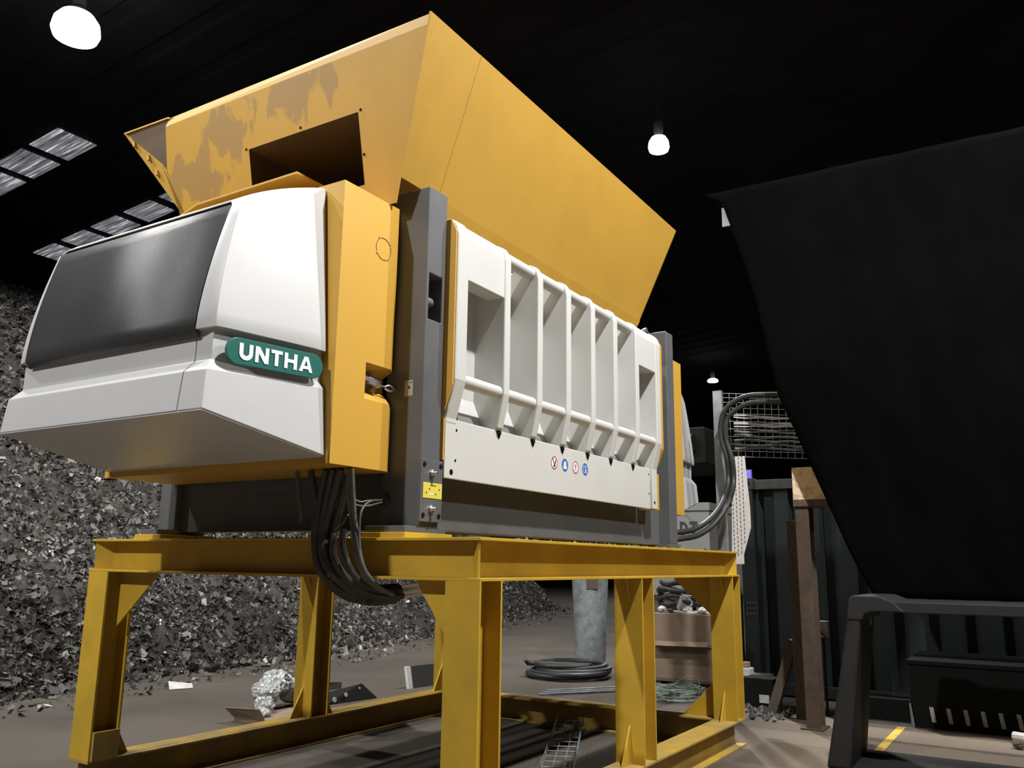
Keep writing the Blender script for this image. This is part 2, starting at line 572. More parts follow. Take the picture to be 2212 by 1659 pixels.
# ------------------------------------------------------------------ lamps
def make_lamp(loc, power, r, h, label):
    t = thing('high_bay_lamp', label, 'lamp', loc, 'high bay lamps of the hall')
    x, y, z = loc
    MB().lathe([(0.0, -h * .5), (r * .55, -h * .5), (r * .9, -h * .42), (r, -h * .2), (r * .93, h * .15), (r * .7, h * .42), (r * .4, h * .5), (0, h * .5)], loc).build('diffuser', M_LAMPGLOW, t)
    zt = z + h * .5
    MB().lathe([(0.0, .0), (r * .45, .0), (r * .42, .05), (.085, .10), (.085, .26), (.05, .30), (0, .30)], (x, y, zt)).build('ballast', M_LAMPBODY, t)
    MB().tube([(x, y, zt + .30), (x, y, rz(y))], 0.008, 6, 1).build('hanger', M_LAMPBODY, t)
    ld = bpy.data.lights.new('bulb', 'SPOT')
    ld.energy = power
    ld.color = (1.0, 0.988, 0.965)
    ld.spot_size = math.radians(160)
    ld.spot_blend = 0.35
    ld.shadow_soft_size = 0.14
    lo = bpy.data.objects.new('bulb', ld)
    COL.objects.link(lo)
    lo.parent = t
    lo.location = (0, 0, -h * .5 - .16)
    return t


for a in LAMPS:
    make_lamp(*a)

# ------------------------------------------------------------------ yellow support frame
L, W, XM, B = 3.985, 3.064, 1.8955, 0.2
ZB, ZT, Z0 = 1.352, 1.558, 0.21
FT = 0.015


def ibeam(mb, axis, a0, a1, c, z0, z1, w=B, ft=FT, wt=0.010, cut0=0.0, cut1=0.0):
    """I section along X or Y centred on c, flanges a0..a1, web shortened by cut0 / cut1"""
    h = w / 2
    for (lo, hi, p, q, t0, t1) in ((a0, a1, c - h, c + h, z0, z0 + ft), (a0, a1, c - h, c + h, z1 - ft, z1),
                                   (a0 + cut0, a1 - cut1, c - wt / 2, c + wt / 2, z0 + ft, z1 - ft)):
        if axis == 'x':
            mb.box(lo, hi, p, q, t0, t1)
        else:
            mb.box(p, q, lo, hi, t0, t1)
    return mb


frame = thing('steel_support_frame', 'tall yellow welded I-beam support frame standing on the floor under the shredder', 'frame', (L / 2, W / 2, 0))
for yc in (B / 2, W - B / 2):
    ibeam(MB(), 'x', 0, L, yc, ZB, ZT, cut0=B / 2, cut1=B / 2).build('top_beam', M_FRAME, frame, 0.002)
for xc in (B / 2, L - B / 2):
    mb = MB()
    h = B / 2
    mb.box(xc - h, xc + h, B, W - B, ZB, ZB + FT)
    mb.box(xc - h, xc + h, B, W - B, ZT - FT, ZT)
    mb.box(xc - .005, xc + .005, B / 2, W - B / 2, ZB + FT, ZT - FT)
    mb.build('top_beam', M_FRAME, frame, 0.002)
for (sx, sy) in ((0, 0), (1, 0), (0, 1), (1, 1)):                       # corner stiffeners on the mitre
    p = [Vector((d if not sx else L - d, d if not sy else W - d, 0)) for d in (0.02, 0.10)]
    side = Vector((0.004, -0.004, 0)) if sx == sy else Vector((0.004, 0.004, 0))
    MB().hexa([p[0] - side + Vector((0, 0, ZB + FT)), p[1] - side + Vector((0, 0, ZB + FT)), p[1] + side + Vector((0, 0, ZB + FT)), p[0] + side + Vector((0, 0, ZB + FT))],
              [p[0] - side + Vector((0, 0, ZT - FT)), p[1] - side + Vector((0, 0, ZT - FT)), p[1] + side + Vector((0, 0, ZT - FT)), p[0] + side + Vector((0, 0, ZT - FT))]).build('stiffener', M_FRAME, frame)


def tri(p, q, r, t):
    return MB().plate([p, q, r], t)


for x0 in (0, XM, L - B):
    for y0 in (0, W - B):
        mb = MB()
        mb.box(x0, x0 + FT, y0, y0 + B, Z0, ZB)
        mb.box(x0 + B - FT, x0 + B, y0, y0 + B, Z0, ZB)
        mb.box(x0 + FT, x0 + B - FT, y0 + B / 2 - .005, y0 + B / 2 + .005, Z0, ZB)
        mb.build('leg', M_FRAME, frame, 0.002)
        ym = y0 + B / 2
        for s in (-1, 1):                                                   # small gussets in the X direction
            xe = x0 if s < 0 else x0 + B
            if not (0 <= xe + s * .1 <= L):
                continue
            tri((xe, ym - .006, Z0), (xe + s * .13, ym - .006, Z0), (xe, ym - .006, Z0 + .23), .012).build('gusset', M_FRAME, frame)
            tri((xe, ym - .006, ZB), (xe + s * .06, ym - .006, ZB), (xe, ym - .006, ZB - .13), .012).build('gusset', M_FRAME, frame)
        if x0 != XM:                                                        # big knee plates in the Y direction
            s = 1 if y0 == 0 else -1
            ye = y0 + B if y0 == 0 else y0
            xm_ = x0 + B / 2
            kn = .24 if (x0 == 0 and y0 == 0) else .36
            MB().plate([(xm_, ye, ZB), (xm_, ye + s * kn, ZB), (xm_, ye + s * (kn - .02), ZB - .04), (xm_, ye, ZB - .34)], 0.012).build('knee_plate', M_FRAME, frame)
for yc in (B / 2, W - B / 2):
    ibeam(MB(), 'x', 0, L, yc, 0.0, Z0, wt=0.012).build('base_beam', M_FRAME_DUSTY, frame, 0.002)
mb = MB()
h = B / 2
for z0, z1 in ((0, FT), (Z0 - FT, Z0)):
    mb.box(L - B, L, B, W - B, z0, z1)
mb.box(L - B / 2 - .006, L - B / 2 + .006, B, W - B, FT, Z0 - FT)
mb.build('base_beam', M_FRAME_DUSTY, frame, 0.002)
for y0 in (B, W - B):
    s = 1 if y0 == B else -1
    MB().plate([(L - h, y0, Z0), (L - h, y0 + s * .3, Z0), (L - h, y0, Z0 + .3)], .012).build('gusset', M_FRAME, frame)
MB().box(0.012, 0.19, W - B - .02, W - B, Z0, Z0 + .17).build('foot_plate', M_FRAME_DUSTY, frame, 0.002)
for (x0, x1, y0, y1) in ((0.02, 0.43, 0.475, 0.78), (3.60, 3.96, 0.475, 0.78), (0.02, 0.43, 2.40, 2.66), (3.6, 3.96, 2.40, 2.66)):
    MB().box(x0, x1, y0, y1, ZT, ZT + 0.028).build('packing_plate', M_FRAME, frame, 0.003)
# steel bearers under the feet of the machine, between the top beams
for y0 in (0.48, 2.40):
    ibeam(MB(), 'x', B, L - B, y0 + .13, ZB + .0, ZT, w=.2).build('bearer', M_FRAME, frame, 0.002)

# crumbs of shredded material lying on the flanges
rng = np.random.default_rng(5)
mb = MB()
for i in range(420):
    if i < 260:
        x, y = rng.uniform(.42, 3.6), rng.uniform(.02, .18)
    else:
        x, y = rng.uniform(.03, .17), rng.uniform(.85, 2.3)
    z = ZT
    s = rng.uniform(.004, .013)
    if rng.random() < .06:
        s *= 1.7
    a = rng.uniform(0, 6.28)
    c, d = math.cos(a) * s, math.sin(a) * s
    mb.add([(x - c, y - d, z), (x + d, y - c, z), (x + c, y + d, z), (x, y, z + s * rng.uniform(.5, 1.3))], [(0, 1, 3), (1, 2, 3), (2, 0, 3), (0, 2, 1)])
tag(mb.build('shredded_crumbs', M_SCRAP), 'crumbs of shredded scrap lying along the yellow top beams under the machine', 'crumbs', None, 'stuff')

# ------------------------------------------------------------------ the shredder
ZM = ZT + 0.028            # underside of the feet
shred = thing('industrial_shredder', 'large yellow, grey and white industrial shredder standing on the yellow steel frame', 'shredder', (2.0, 1.55, ZM))


def box_with_hole(x0, x1, y0, y1, z0, z1, hx0, hx1, hz0, hz1, dep):
    """box whose -Y face has a rectangular pocket"""
    mb = MB()
    fo = [(x0, y0, z0), (x1, y0, z0), (x1, y0, z1), (x0, y0, z1)]
    hi_ = [(hx0, y0, hz0), (hx1, y0, hz0), (hx1, y0, hz1), (hx0, y0, hz1)]
    hb = [(a, y0 + dep, c) for a, b, c in hi_]
    bo = [(a, y1, c) for a, b, c in fo]
    v = fo + hi_ + hb + bo
    f = [(i, (i + 1) % 4, (i + 1) % 4 + 4, i + 4) for i in range(4)]
    f += [(i + 4, (i + 1) % 4 + 4, (i + 1) % 4 + 8, i + 8) for i in range(4)]
    f += [(8, 9, 10, 11)]
    f += [(i, i + 12, (i + 1) % 4 + 12, (i + 1) % 4) for i in range(4)]
    f += [(15, 14, 13, 12)]
    return mb.add(v, f)


ZC0, ZC1 = ZM + .034, 3.52


def column(x0, y0, y1, front, px0, px1, top=ZC1):
    x1 = x0 + .168
    if front:
        c = box_with_hole(x0, x1, y0, y1, ZC0, ZC1, x0 + .020, x1 - .028, 2.75, 3.012, .13).build('column', M_COL, shred, 0.006)
        MB().cyl((x0 + .02, y0 + .06, 2.865), (x0 + .105, y0 + .06, 2.865), .030).cyl((x0 + .105, y0 + .06, 2.865), (x0 + .118, y0 + .06, 2.865), .022).build('hinge_pin', M_COL, c, 0.003)
    else:
        c = MB().box(x0, x1, y0, y1, ZC0, top).build('column', M_COL, shred, 0.006)
    bp = MB().box(px0, px1, y0 - .004, y1, ZM, ZC0).build('base_plate', M_COL, c, 0.003)
    return c


col_a = column(0.165, 0.50, 0.76, True, 0.045, 0.398)
col_b = column(3.695, 0.50, 0.76, False, 3.62, 3.93)
column(0.165, 2.47, 2.63, False, 0.045, 0.398, 3.2)
column(3.695, 2.47, 2.63, False, 3.62, 3.93, 3.2)
# lifting lug at the top of the far column
lug = MB().prism([(3.52, 0.66, 3.38), (3.76, 0.66, 3.38), (3.72, 0.66, 3.50), (3.64, 0.66, 3.56), (3.56, 0.66, 3.52)], (0, .03, 0)).build('lifting_lug', M_COL, shred, 0.004)
MB().cyl((3.635, 0.655, 3.495), (3.635, 0.66, 3.495), .026).build('eye', M_HOLE, lug)

# anchor plate with sticker on the foot of the near column
ap = MB().box(0.142, 0.330, 0.478, 0.4995, 1.645, 1.975).build('anchor_plate', M_COL, shred, 0.002)
for (hx, hz) in ((0.168, 1.945), (0.312, 1.945), (0.168, 1.678), (0.305, 1.678)):
    MB().cyl((hx, 0.474, hz), (hx, 0.4785, hz), .0125, n=16).build('bolt_hole', M_HOLE, ap)
for hz in (1.900, 1.712):
    MB().cyl((0.236, 0.4785, hz), (0.236, 0.466, hz), .021, n=6).cyl((0.236, 0.466, hz), (0.236, 0.445, hz), .011, n=10).build('bolt', M_ZINC, ap, 0.001)
st = MB().box(0.160, 0.326, 0.4755, 0.478, 1.768, 1.850).build('sticker', M_STICKY, ap, 0.002)
mb = MB()
for i in range(7):
    mb.box(0.222 + .0075 * i, 0.2275 + .0075 * i, .4752, .4756, 1.833, 1.839)
mb.build('sticker_heading', M_INK, ap)
for (cx, cz) in ((.215, 1.818), (.300, 1.818), (.188, 1.797), (.270, 1.793)):
    MB().prism([(cx - .007, .4752, cz - .005), (cx + .007, .4752, cz - .005), (cx, .4752, cz + .007)], (0, .0005, 0)).build('sticker_mark', M_INK, ap)
MB().box(.212, .250, .4750, .4755, 1.787, 1.795).build('sticker_patch', M_STICKW, ap)

# small paper label on the side of the near column
lb = MB().prism([(0.163, 0.627, 2.405), (0.163, 0.572, 2.407), (0.163, 0.570, 2.321), (0.163, 0.629, 2.318)], (.0022, 0, 0)).build('paper_label', M_LABEL, shred)
MB().box(.1622, .1632, .578, .592, 2.390, 2.396).box(.1622, .1632, .590, .603, 2.358, 2.374).build('label_print', M_INK, lb)

# base beams between the columns
mb = MB()
for (y0, y1) in ((0.60, 0.78),):
    mb.prism([(0.335, y0 + .004, ZM + .02), (0.335, y1, ZM + .02), (0.335, y1, 1.96), (0.335, y0, 1.96), (0.335, y0, ZM + .028)], (3.36, 0, 0))
mb.build('front_base_beam', M_COL, shred, 0.004)
MB().box(0.22, 0.36, 0.76, 2.47, ZM + .02, 1.95).box(0.215, 0.22, 1.05, 2.0, 1.68, 1.82).build('end_base_beam', M_COL, shred, 0.004)
MB().box(0.36, 3.695, 0.80, 2.42, 1.70, 3.40).build('cutting_chamber', M_DARK, shred)
gr = MB()
for i in range(20):
    pass
gr.cyl((0.165, 0.735, 1.758), (0.145, 0.735, 1.758), .038, .034).build('cable_gland', M_CABLE, shred, 0.003)


# ---- yellow end housings
def housing(mx):
    P = lambda x, y, z: (mx(x), y, z)
    x0, xn, xc, x1 = -0.33, -0.10, 0.10, 0.163
    yf, yb, ye = 0.68, 2.50, 0.72
    zb, zt = 1.907, 3.40
    n0, n1, m0, m1, yd = 2.268, 2.463, 2.345, 2.432, 0.785
    mb = MB()
    q = lambda *pts: mb.add([P(*p) for p in pts], [tuple(range(len(pts)))])
    q((x0, yf, zb), (xn, yf, zb), (xn, yf, n0), (xn, yf, n1), (xn, yf, zt), (x0, yf, zt))
    q((xn, yf, n1), (xc, yf, n1), (xc, yf, zt - .03), (xc + .02, yf, zt), (xn, yf, zt))
    q((xn, yf, zb), (xc, yf, zb), (xc, yf, n0), (xn, yf, n0))
    q((xc, yf, n1), (x1, ye, n1), (x1, ye, zt), (xc + .02, yf, zt), (xc, yf, zt - .03))
    q((xc, yf, zb), (x1, ye, zb), (x1, ye, n0 - .02), (xc, yf, n0))
    q((xn, yf, n1), (xn, yd, m1), (x1, yd, m1), (x1, ye, n1), (xc, yf, n1))
    q((xn, yf, n0), (xc, yf, n0), (x1, ye, n0 - .02), (x1, yd, m0), (xn, yd, m0))
    q((xn, yd, m0), (x1, yd, m0), (x1, yd, m1), (xn, yd, m1))
    q((xn, yf, n0), (xn, yd, m0), (xn, yd, m1), (xn, yf, n1))
    q((x0, yf, zb), (x0, yf, zt), (x0, yb, zt), (x0, yb, zb))
    q((x0, yf, zt), (xn, yf, zt), (xc + .02, yf, zt), (x1, ye, zt), (x1, yb, zt), (x0, yb, zt))
    q((x0, yf, zb), (x0, yb, zb), (x1, yb, zb), (x1, ye, zb), (xc, yf, zb), (xn, yf, zb))
    q((x0, yb, zb), (x0, yb, zt), (x1, yb, zt), (x1, yb, zb))
    q((x1, yb, zb), (x1, yb, zt), (x1, ye, zt), (x1, ye, n1), (x1, yd, m1), (x1, yd, m0), (x1, ye, n0 - .02), (x1, ye, zb))
    return mb.build('end_housing', M_YEL, shred)


ident = lambda x: x
mirror = lambda x: 4.2 - x
hs = housing(ident)
hs2 = housing(mirror)

# knock-out ring marked on the near housing
mb = MB()
for k in range(4):
    a0 = math.radians(35 + 90 * k)
    pts = [(-0.002 + .062 * math.cos(a0 + t), .6795, 3.121 + .062 * math.sin(a0 + t)) for t in np.linspace(0, math.radians(80), 9)]
    mb.tube(pts, .0022, 5, 1)
    mb.cyl((-0.002 + .066 * math.cos(a0), .681, 3.121 + .066 * math.sin(a0)), (-0.002 + .066 * math.cos(a0), .678, 3.121 + .066 * math.sin(a0)), .005, n=8)
mb.build('knockout_ring', M_LINE, hs)
# toggle latch in the notch
lt = MB()
lt.bar((-.095, .725, 2.393), (-.01, .722, 2.384), .02, .022)
lt.bar((-.03, .73, 2.384), (.055, .725, 2.372), .034, .036)
lt.bar((.02, .745, 2.402), (.045, .74, 2.409), .03, .02)
lt.bar((-.025, .75, 2.408), (-.012, .75, 2.416), .012, .02)
lt.cyl((.03, .73, 2.340), (.03, .76, 2.340), .016, n=12)
lt.tube([(.05, .725, 2.374), (.10, .72, 2.370), (.125, .712, 2.380), (.150, .705, 2.376), (.158, .70, 2.364), (.150, .705, 2.350), (.125, .712, 2.352), (.105, .72, 2.362)], .006, 8, 4)
lt.cyl((.150, .70, 2.364), (.190, .69, 2.364), .013, .006, n=10)
lt.box(-.04, .06, .76, .785, 2.352, 2.42)
lt.build('toggle_latch', M_ZINC, hs, 0.001)


# ---- drive hoods
def hood(mx, with_badge):
    my = lambda y: 3.175 - y
    P = lambda p: (mx(p[0]), p[1], p[2])
    N = lambda p: (mx(p[0]), my(p[1]), p[2])
    A = [(-.332, .718, 1.944), (-.332, .744, 2.282), (-.332, .772, 2.318), (-.332, .775, 2.50)]
    Bp = [(-1.02, .785, 2.078), (-1.005, .797, 2.256), (-.955, .832, 2.312), (-.955, .832, 2.47)]
    SP = [(-1.02, .945, 2.079), (-1.005, .942, 2.258), (-.955, .935, 2.314), (-.955, .935, 2.47)]
    root = MB()
    # main skirt: underside, front centre and far side
    cs = [N(p) for p in Bp]
    ds = [N(p) for p in A]
    sp = [P((p[0], p[1] + .005, p[2])) for p in SP]
    for i in range(3):
        root.add([sp[i], cs[i], cs[i + 1], sp[i + 1]], [(0, 1, 2, 3)])
        root.add([cs[i], ds[i], ds[i + 1], cs[i + 1]], [(0, 1, 2, 3)])
    hd = root.build('drive_hood', M_HOOD, shred, 0.008, 0.012)
    MB().add([P(A[0]), P(Bp[0]), cs[0], ds[0]], [(0, 1, 2, 3)]).build('hood_underside', M_HOOD, hd, 0, 0.012)
    mb = MB()
    a_, b_, s_ = [P(p) for p in A], [P(p) for p in Bp], [P(p) for p in SP]
    for i in range(3):
        mb.add([a_[i], b_[i], b_[i + 1], a_[i + 1]], [(0, 1, 2, 3)])
        mb.add([b_[i], s_[i], s_[i + 1], b_[i + 1]], [(0, 1, 2, 3)])
    mb.build('skirt_corner', M_HOOD, hd, 0.008, 0.012)
    # upper shell
    ts = [i / 10 for i in range(11)]
    fx = lambda t: -1.0 + .13 * t ** 1.5
    zf = lambda t: 2.457 + .64 * t

    def corner(t):
        bx = fx(t) + .03 * (1 - .5 * t)
        by = .80 + .042 * t
        return (bx, by, zf(t) + .006)
    Bf = [(fx(t), .90 - .015 * t, zf(t)) for t in ts]
    Bc = [corner(t) for t in ts]
    # side silhouette: top edge rises in an arc from the front corner to the housing
    K = 9

    def side(u, t):
        x = Bc[0][0] + (-.345 - Bc[0][0]) * u
        xt = Bc[-1][0] + (-.345 - Bc[-1][0]) * u
        x = x + (xt - x) * t
        zt_ = 3.103 + .265 * (u ** 0.86) + .012 * math.sin(math.pi * u)
        zb_ = 2.463 + .012 * u
        y = (.80 - .063 * u) + (.042 + .03 * u) * t
        q0 = (Bc[0][0] + (Bc[-1][0] - Bc[0][0]) * t, .80 + .042 * t, 2.463 + .64 * t)
        c = corner(t)
        k_ = 1 - u
        return (x + (c[0] - q0[0]) * k_, y + (c[1] - q0[1]) * k_, zb_ + (zt_ - zb_) * t + (c[2] - q0[2]) * k_)
    for far in (False, True):
        Q = N if far else P
        mb = MB()
        mb.add([Q(p) for p in Bf] + [Q(p) for p in Bc], [(i, i + 1, 11 + i + 1, 11 + i) for i in range(10)], True)
        us = [i / K for i in range(K + 1)]
        g = [Q(side(u, t)) for t in ts for u in us]
        mb.add(g, [(j * (K + 1) + i, j * (K + 1) + i + 1, (j + 1) * (K + 1) + i + 1, (j + 1) * (K + 1) + i) for j in range(10) for i in range(K)], True)
        # chamfer strip against the housing and along the top
        e0 = [side(1, t) for t in ts]
        e1 = [(-.332, p[1] + .028 + .03 * t, p[2] + .03 * t) for p, t in zip(e0, ts)]
        mb.add([Q(p) for p in e0] + [Q(p) for p in e1], [(i, i + 1, 12 + i, 11 + i) for i in range(10)])
        t0 = [side(u, 1) for u in us]
        t1 = [(p[0] + .0, p[1] + .07, p[2] + .022) for p in t0]
        mb.add([Q(p) for p in t0] + [Q(p) for p in t1], [(i, i + 1, K + 2 + i, K + 1 + i) for i in range(K)], True)
        mb.add([Q(Bf[-1]), Q(Bc[-1]), Q(t1[0])], [(0, 1, 2)])
        # underside lip of the overhang
        mb.add([Q(Bf[0]), Q(Bc[0]), Q((-.935, .845, 2.468)), Q((-.945, .92, 2.46))], [(0, 1, 2, 3)])
        mb.add([Q(side(0, 0)), Q(side(1, 0)), Q((-.34, .80, 2.49)), Q((-.935, .845, 2.468))], [(0, 1, 2, 3)])
        mb.build('hood_corner', M_HOOD, hd, 0.006, 0.008)
    # top skin between the corners
    t1 = [side(i / K, 1) for i in range(K + 1)]
    t1 = [(p[0], p[1] + .07, p[2] + .022) for p in t1]
    MB().add([P(p) for p in t1] + [N(p) for p in t1], [(i, i + 1, K + 2 + i, K + 1 + i) for i in range(K)], True).build('hood_top', M_HOOD, hd, 0, 0.006)
    # black grained panel
    mb = MB()
    gp = [P((p[0] - .002, p[1] + .004, p[2])) for p in Bf] + [N((p[0] - .002, p[1] + .004, p[2])) for p in Bf]
    mb.add(gp, [(i, i + 1, 12 + i, 11 + i) for i in range(10)], True)
    p0, p1 = (Bf[0][0] - .002, Bf[0][1] + .004, Bf[0][2]), (-.972, .905, 2.425)
    mb.add([P(p0), N(p0), N(p1), P(p1)], [(0, 1, 2, 3)])
    mb.build('black_panel', M_BLACKPANEL, hd, 0, 0.008)
    if with_badge:
        d = Vector((.62, -.058, .016)).normalized()
        nrm = Vector((-.094, -.995, 0)).normalized()
        up = Vector((0, 0, 1))
        ctr = Vector((-.652, .742, 2.372))
        ln, ht, th = .555, .124, .016
        pts = []
        for k in range(25):
            a = -math.pi / 2 + math.pi * k / 24
            pts.append(ctr + d * (ln / 2 - ht / 2 + ht / 2 * math.cos(a)) + up * (ht / 2 * math.sin(a)))
        for k in range(25):
            a = math.pi / 2 + math.pi * k / 24
            pts.append(ctr + d * (-ln / 2 + ht / 2 + ht / 2 * math.cos(a)) + up * (ht / 2 * math.sin(a)))
        MB().prism(pts, -nrm * th).build('badge', M_GREEN, hd, 0.002)
        for k_ in (-.15, .15):
            MB().bar(ctr - nrm * .016 + d * k_, ctr - nrm * .06 + d * k_, .02, .03).build('badge_bracket', M_HOOD, hd)
        mb = MB()
        x = -.213
        for ch in 'UNTHA':
            w, polys = LETTERS[ch]
            for pl in polys:
                mb.prism([ctr + d * (x + px * .066) + up * ((py - .5) * .076) + nrm * .0002 for px, py in pl], nrm * .003)
            x += w * .066 + .013
        mb.build('badge_lettering', M_BADGEW, hd)
    return hd


def arc(cx, cy, rx, ry, a0, a1, n):
    return [(cx + rx * math.cos(math.radians(a0 + (a1 - a0) * i / n)), cy + ry * math.sin(math.radians(a0 + (a1 - a0) * i / n))) for i in range(n + 1)]


def ring_polys(out, inn):
    return [[out[i], out[i + 1], inn[i + 1], inn[i]] for i in range(len(out) - 1)]


LETTERS = {
    'U': (1.12, [[(0, .42), (.32, .42), (.32, 1), (0, 1)], [(.80, .42), (1.12, .42), (1.12, 1), (.80, 1)]]
          + ring_polys(arc(.56, .42, .56, .44, 180, 360, 12), arc(.56, .42, .24, .17, 180, 360, 12))),
    'N': (1.14, [[(0, 0), (.29, 0), (.29, .60), (.80, 0), (1.14, 0), (1.14, 1), (.85, 1), (.85, .40), (.34, 1), (0, 1)]]),
    'T': (.98, [[(0, .78), (.98, .78), (.98, 1), (0, 1)], [(.335, 0), (.645, 0), (.645, .78), (.335, .78)]]),
    'H': (1.14, [[(0, 0), (.30, 0), (.30, 1), (0, 1)], [(.84, 0), (1.14, 0), (1.14, 1), (.84, 1)], [(.30, .40), (.84, .40), (.84, .62), (.30, .62)]]),
    'A': (1.26, [[(0, 0), (.31, 0), (.385, .19), (.63, .19), (.63, .39), (.465, .39), (.63, .76), (.63, 1), (.45, 1)],
                 [(1.26, 0), (.81, 1), (.63, 1), (.63, .76), (.795, .39), (.63, .39), (.63, .19), (.875, .19), (.95, 0)]]),
    'D': (1.0, [[(0, 0), (.26, 0), (.26, 1), (0, 1)]] + ring_polys(arc(.26, .5, .74, .5, -90, 90, 10), arc(.26, .5, .46, .28, -90, 90, 10))),
}
hood(ident, True)
hood(mirror, False)

# ---- grated door
YF = 0.42
door = MB()
door.prism([(.35, .64, 2.40), (.35, .66, 2.40), (.35, .66, 3.36), (.35, .64, 3.36)], (3.0, 0, 0))
door.prism([(.35, .52, 2.10), (.35, .54, 2.10), (.35, .66, 2.40), (.35, .64, 2.40)], (3.0, 0, 0))
door = door.build('grate_door', M_WHITE, shred)


def rib_profile(x, yf=YF):
    return [(x, yf, 2.435), (x, yf, 3.285), (x, yf + .012, 3.335), (x, yf + .035, 3.370), (x, yf + .07, 3.388), (x, yf + .13, 3.392), (x, yf + .20, 3.365), (x, yf + .235, 3.33),
            (x, .655, 2.45), (x, .60, 2.225), (x, .476, 2.215), (x, .462, 2.235)]


RIBS = [.848, 1.254, 1.651, 2.032, 2.418, 2.828]
for x in RIBS:
    r = MB().prism(rib_profile(x), (.068, 0, 0)).build('rib', M_WHITE, door, 0.010, seg=3)
    MB().box(x + .018, x + .052, .468, .480, 2.196, 2.217).cyl((x + .04, .476, 2.196), (x + .04, .476, 2.172), .010, .004, n=8).build('rib_bolt', M_HOLE, door)
lf = [(.347, YF, 2.435), (.347, YF, 3.285), (.347, YF + .012, 3.335), (.347, YF + .035, 3.370), (.347, YF + .07, 3.388), (.347, YF + .13, 3.392), (.347, YF + .22, 3.36), (.347, .655, 2.45), (.347, .60, 2.19), (.347, .478, 2.19), (.347, .478, 2.222)]
MB().prism(lf, (.105, 0, 0)).build('side_flange', M_WHITE, door, 0.010, seg=3)
MB().prism([(3.246, p[1], p[2]) for p in lf[:-3]] + [(3.246, .655, 1.89), (3.246, .470, 1.89), (3.246, .470, 2.222)], (.10, 0, 0)).build('side_flange', M_WHITE, door, 0.008, seg=3)
for (x0, x1) in ((.452, .848), (2.896, 3.246)):
    MB().prism([(x0, YF + .006, 3.035), (x0, YF + .006, 3.285), (x0, YF + .018, 3.335), (x0, YF + .04, 3.366), (x0, YF + .08, 3.38), (x0, YF + .13, 3.382), (x0, YF + .13, 3.035)], (x1 - x0, 0, 0)).build('closing_panel', M_WHITE, door, 0.004)
MB().cyl((.916, .488, 3.325), (2.828, .488, 3.325), .043, n=24).build('rod', M_WHITE, door)
MB().cyl((.452, .470, 2.447), (3.246, .470, 2.447), .039, n=24).build('rod', M_WHITE, door)
MB().box(.95, 1.05, .56, .66, 3.20, 3.24).build('stop_block', M_WHITE, door, .004)
for x in (1.36, 1.76, 2.14, 2.54):
    MB().box(x, x + .16, .60, .645, 3.06, 3.22).build('slot_cover', M_COL, door, .004)
kp = MB().box(.347, 3.215, .480, .494, 1.887, 2.220).build('kick_plate', M_WHITE, door, 0.005)
for (x, z, r) in ((.452, 2.162, .008), (.447, 1.992, .008), (.411, 1.925, .016), (3.188, 2.172, .008), (3.188, 2.012, .008)):
    MB().cyl((x, .4785, z), (x, .4805, z), r, n=14).build('plate_screw', M_HOLE, door)
MB().cyl((3.28, .468, 1.945), (3.28, .4705, 1.945), .013, n=14).build('plate_screw', M_HOLE, door)
lg = MB().cyl((.52, .60, 2.235), (.52, .60, 2.34), .05).cyl((.52, .60, 2.34), (.52, .60, 2.375), .05, .02).build('lifting_socket', M_WHITE, door)
MB().box(.49, .55, .545, .552, 2.225, 2.30).build('socket_opening', M_HOLE, door)


def disc(cx, cz, r, y, n=28):
    return MB().cyl((cx, y, cz), (cx, y + .0008, cz), r, n=n)


def annulus(cx, cz, r0, r1, y, n=32):
    mb = MB()
    for i in range(n):
        a, b = 2 * math.pi * i / n, 2 * math.pi * (i + 1) / n
        mb.prism([(cx + r0 * math.cos(a), y, cz + r0 * math.sin(a)), (cx + r1 * math.cos(a), y, cz + r1 * math.sin(a)),
                  (cx + r1 * math.cos(b), y, cz + r1 * math.sin(b)), (cx + r0 * math.cos(b), y, cz + r0 * math.sin(b))], (0, .0006, 0))
    return mb


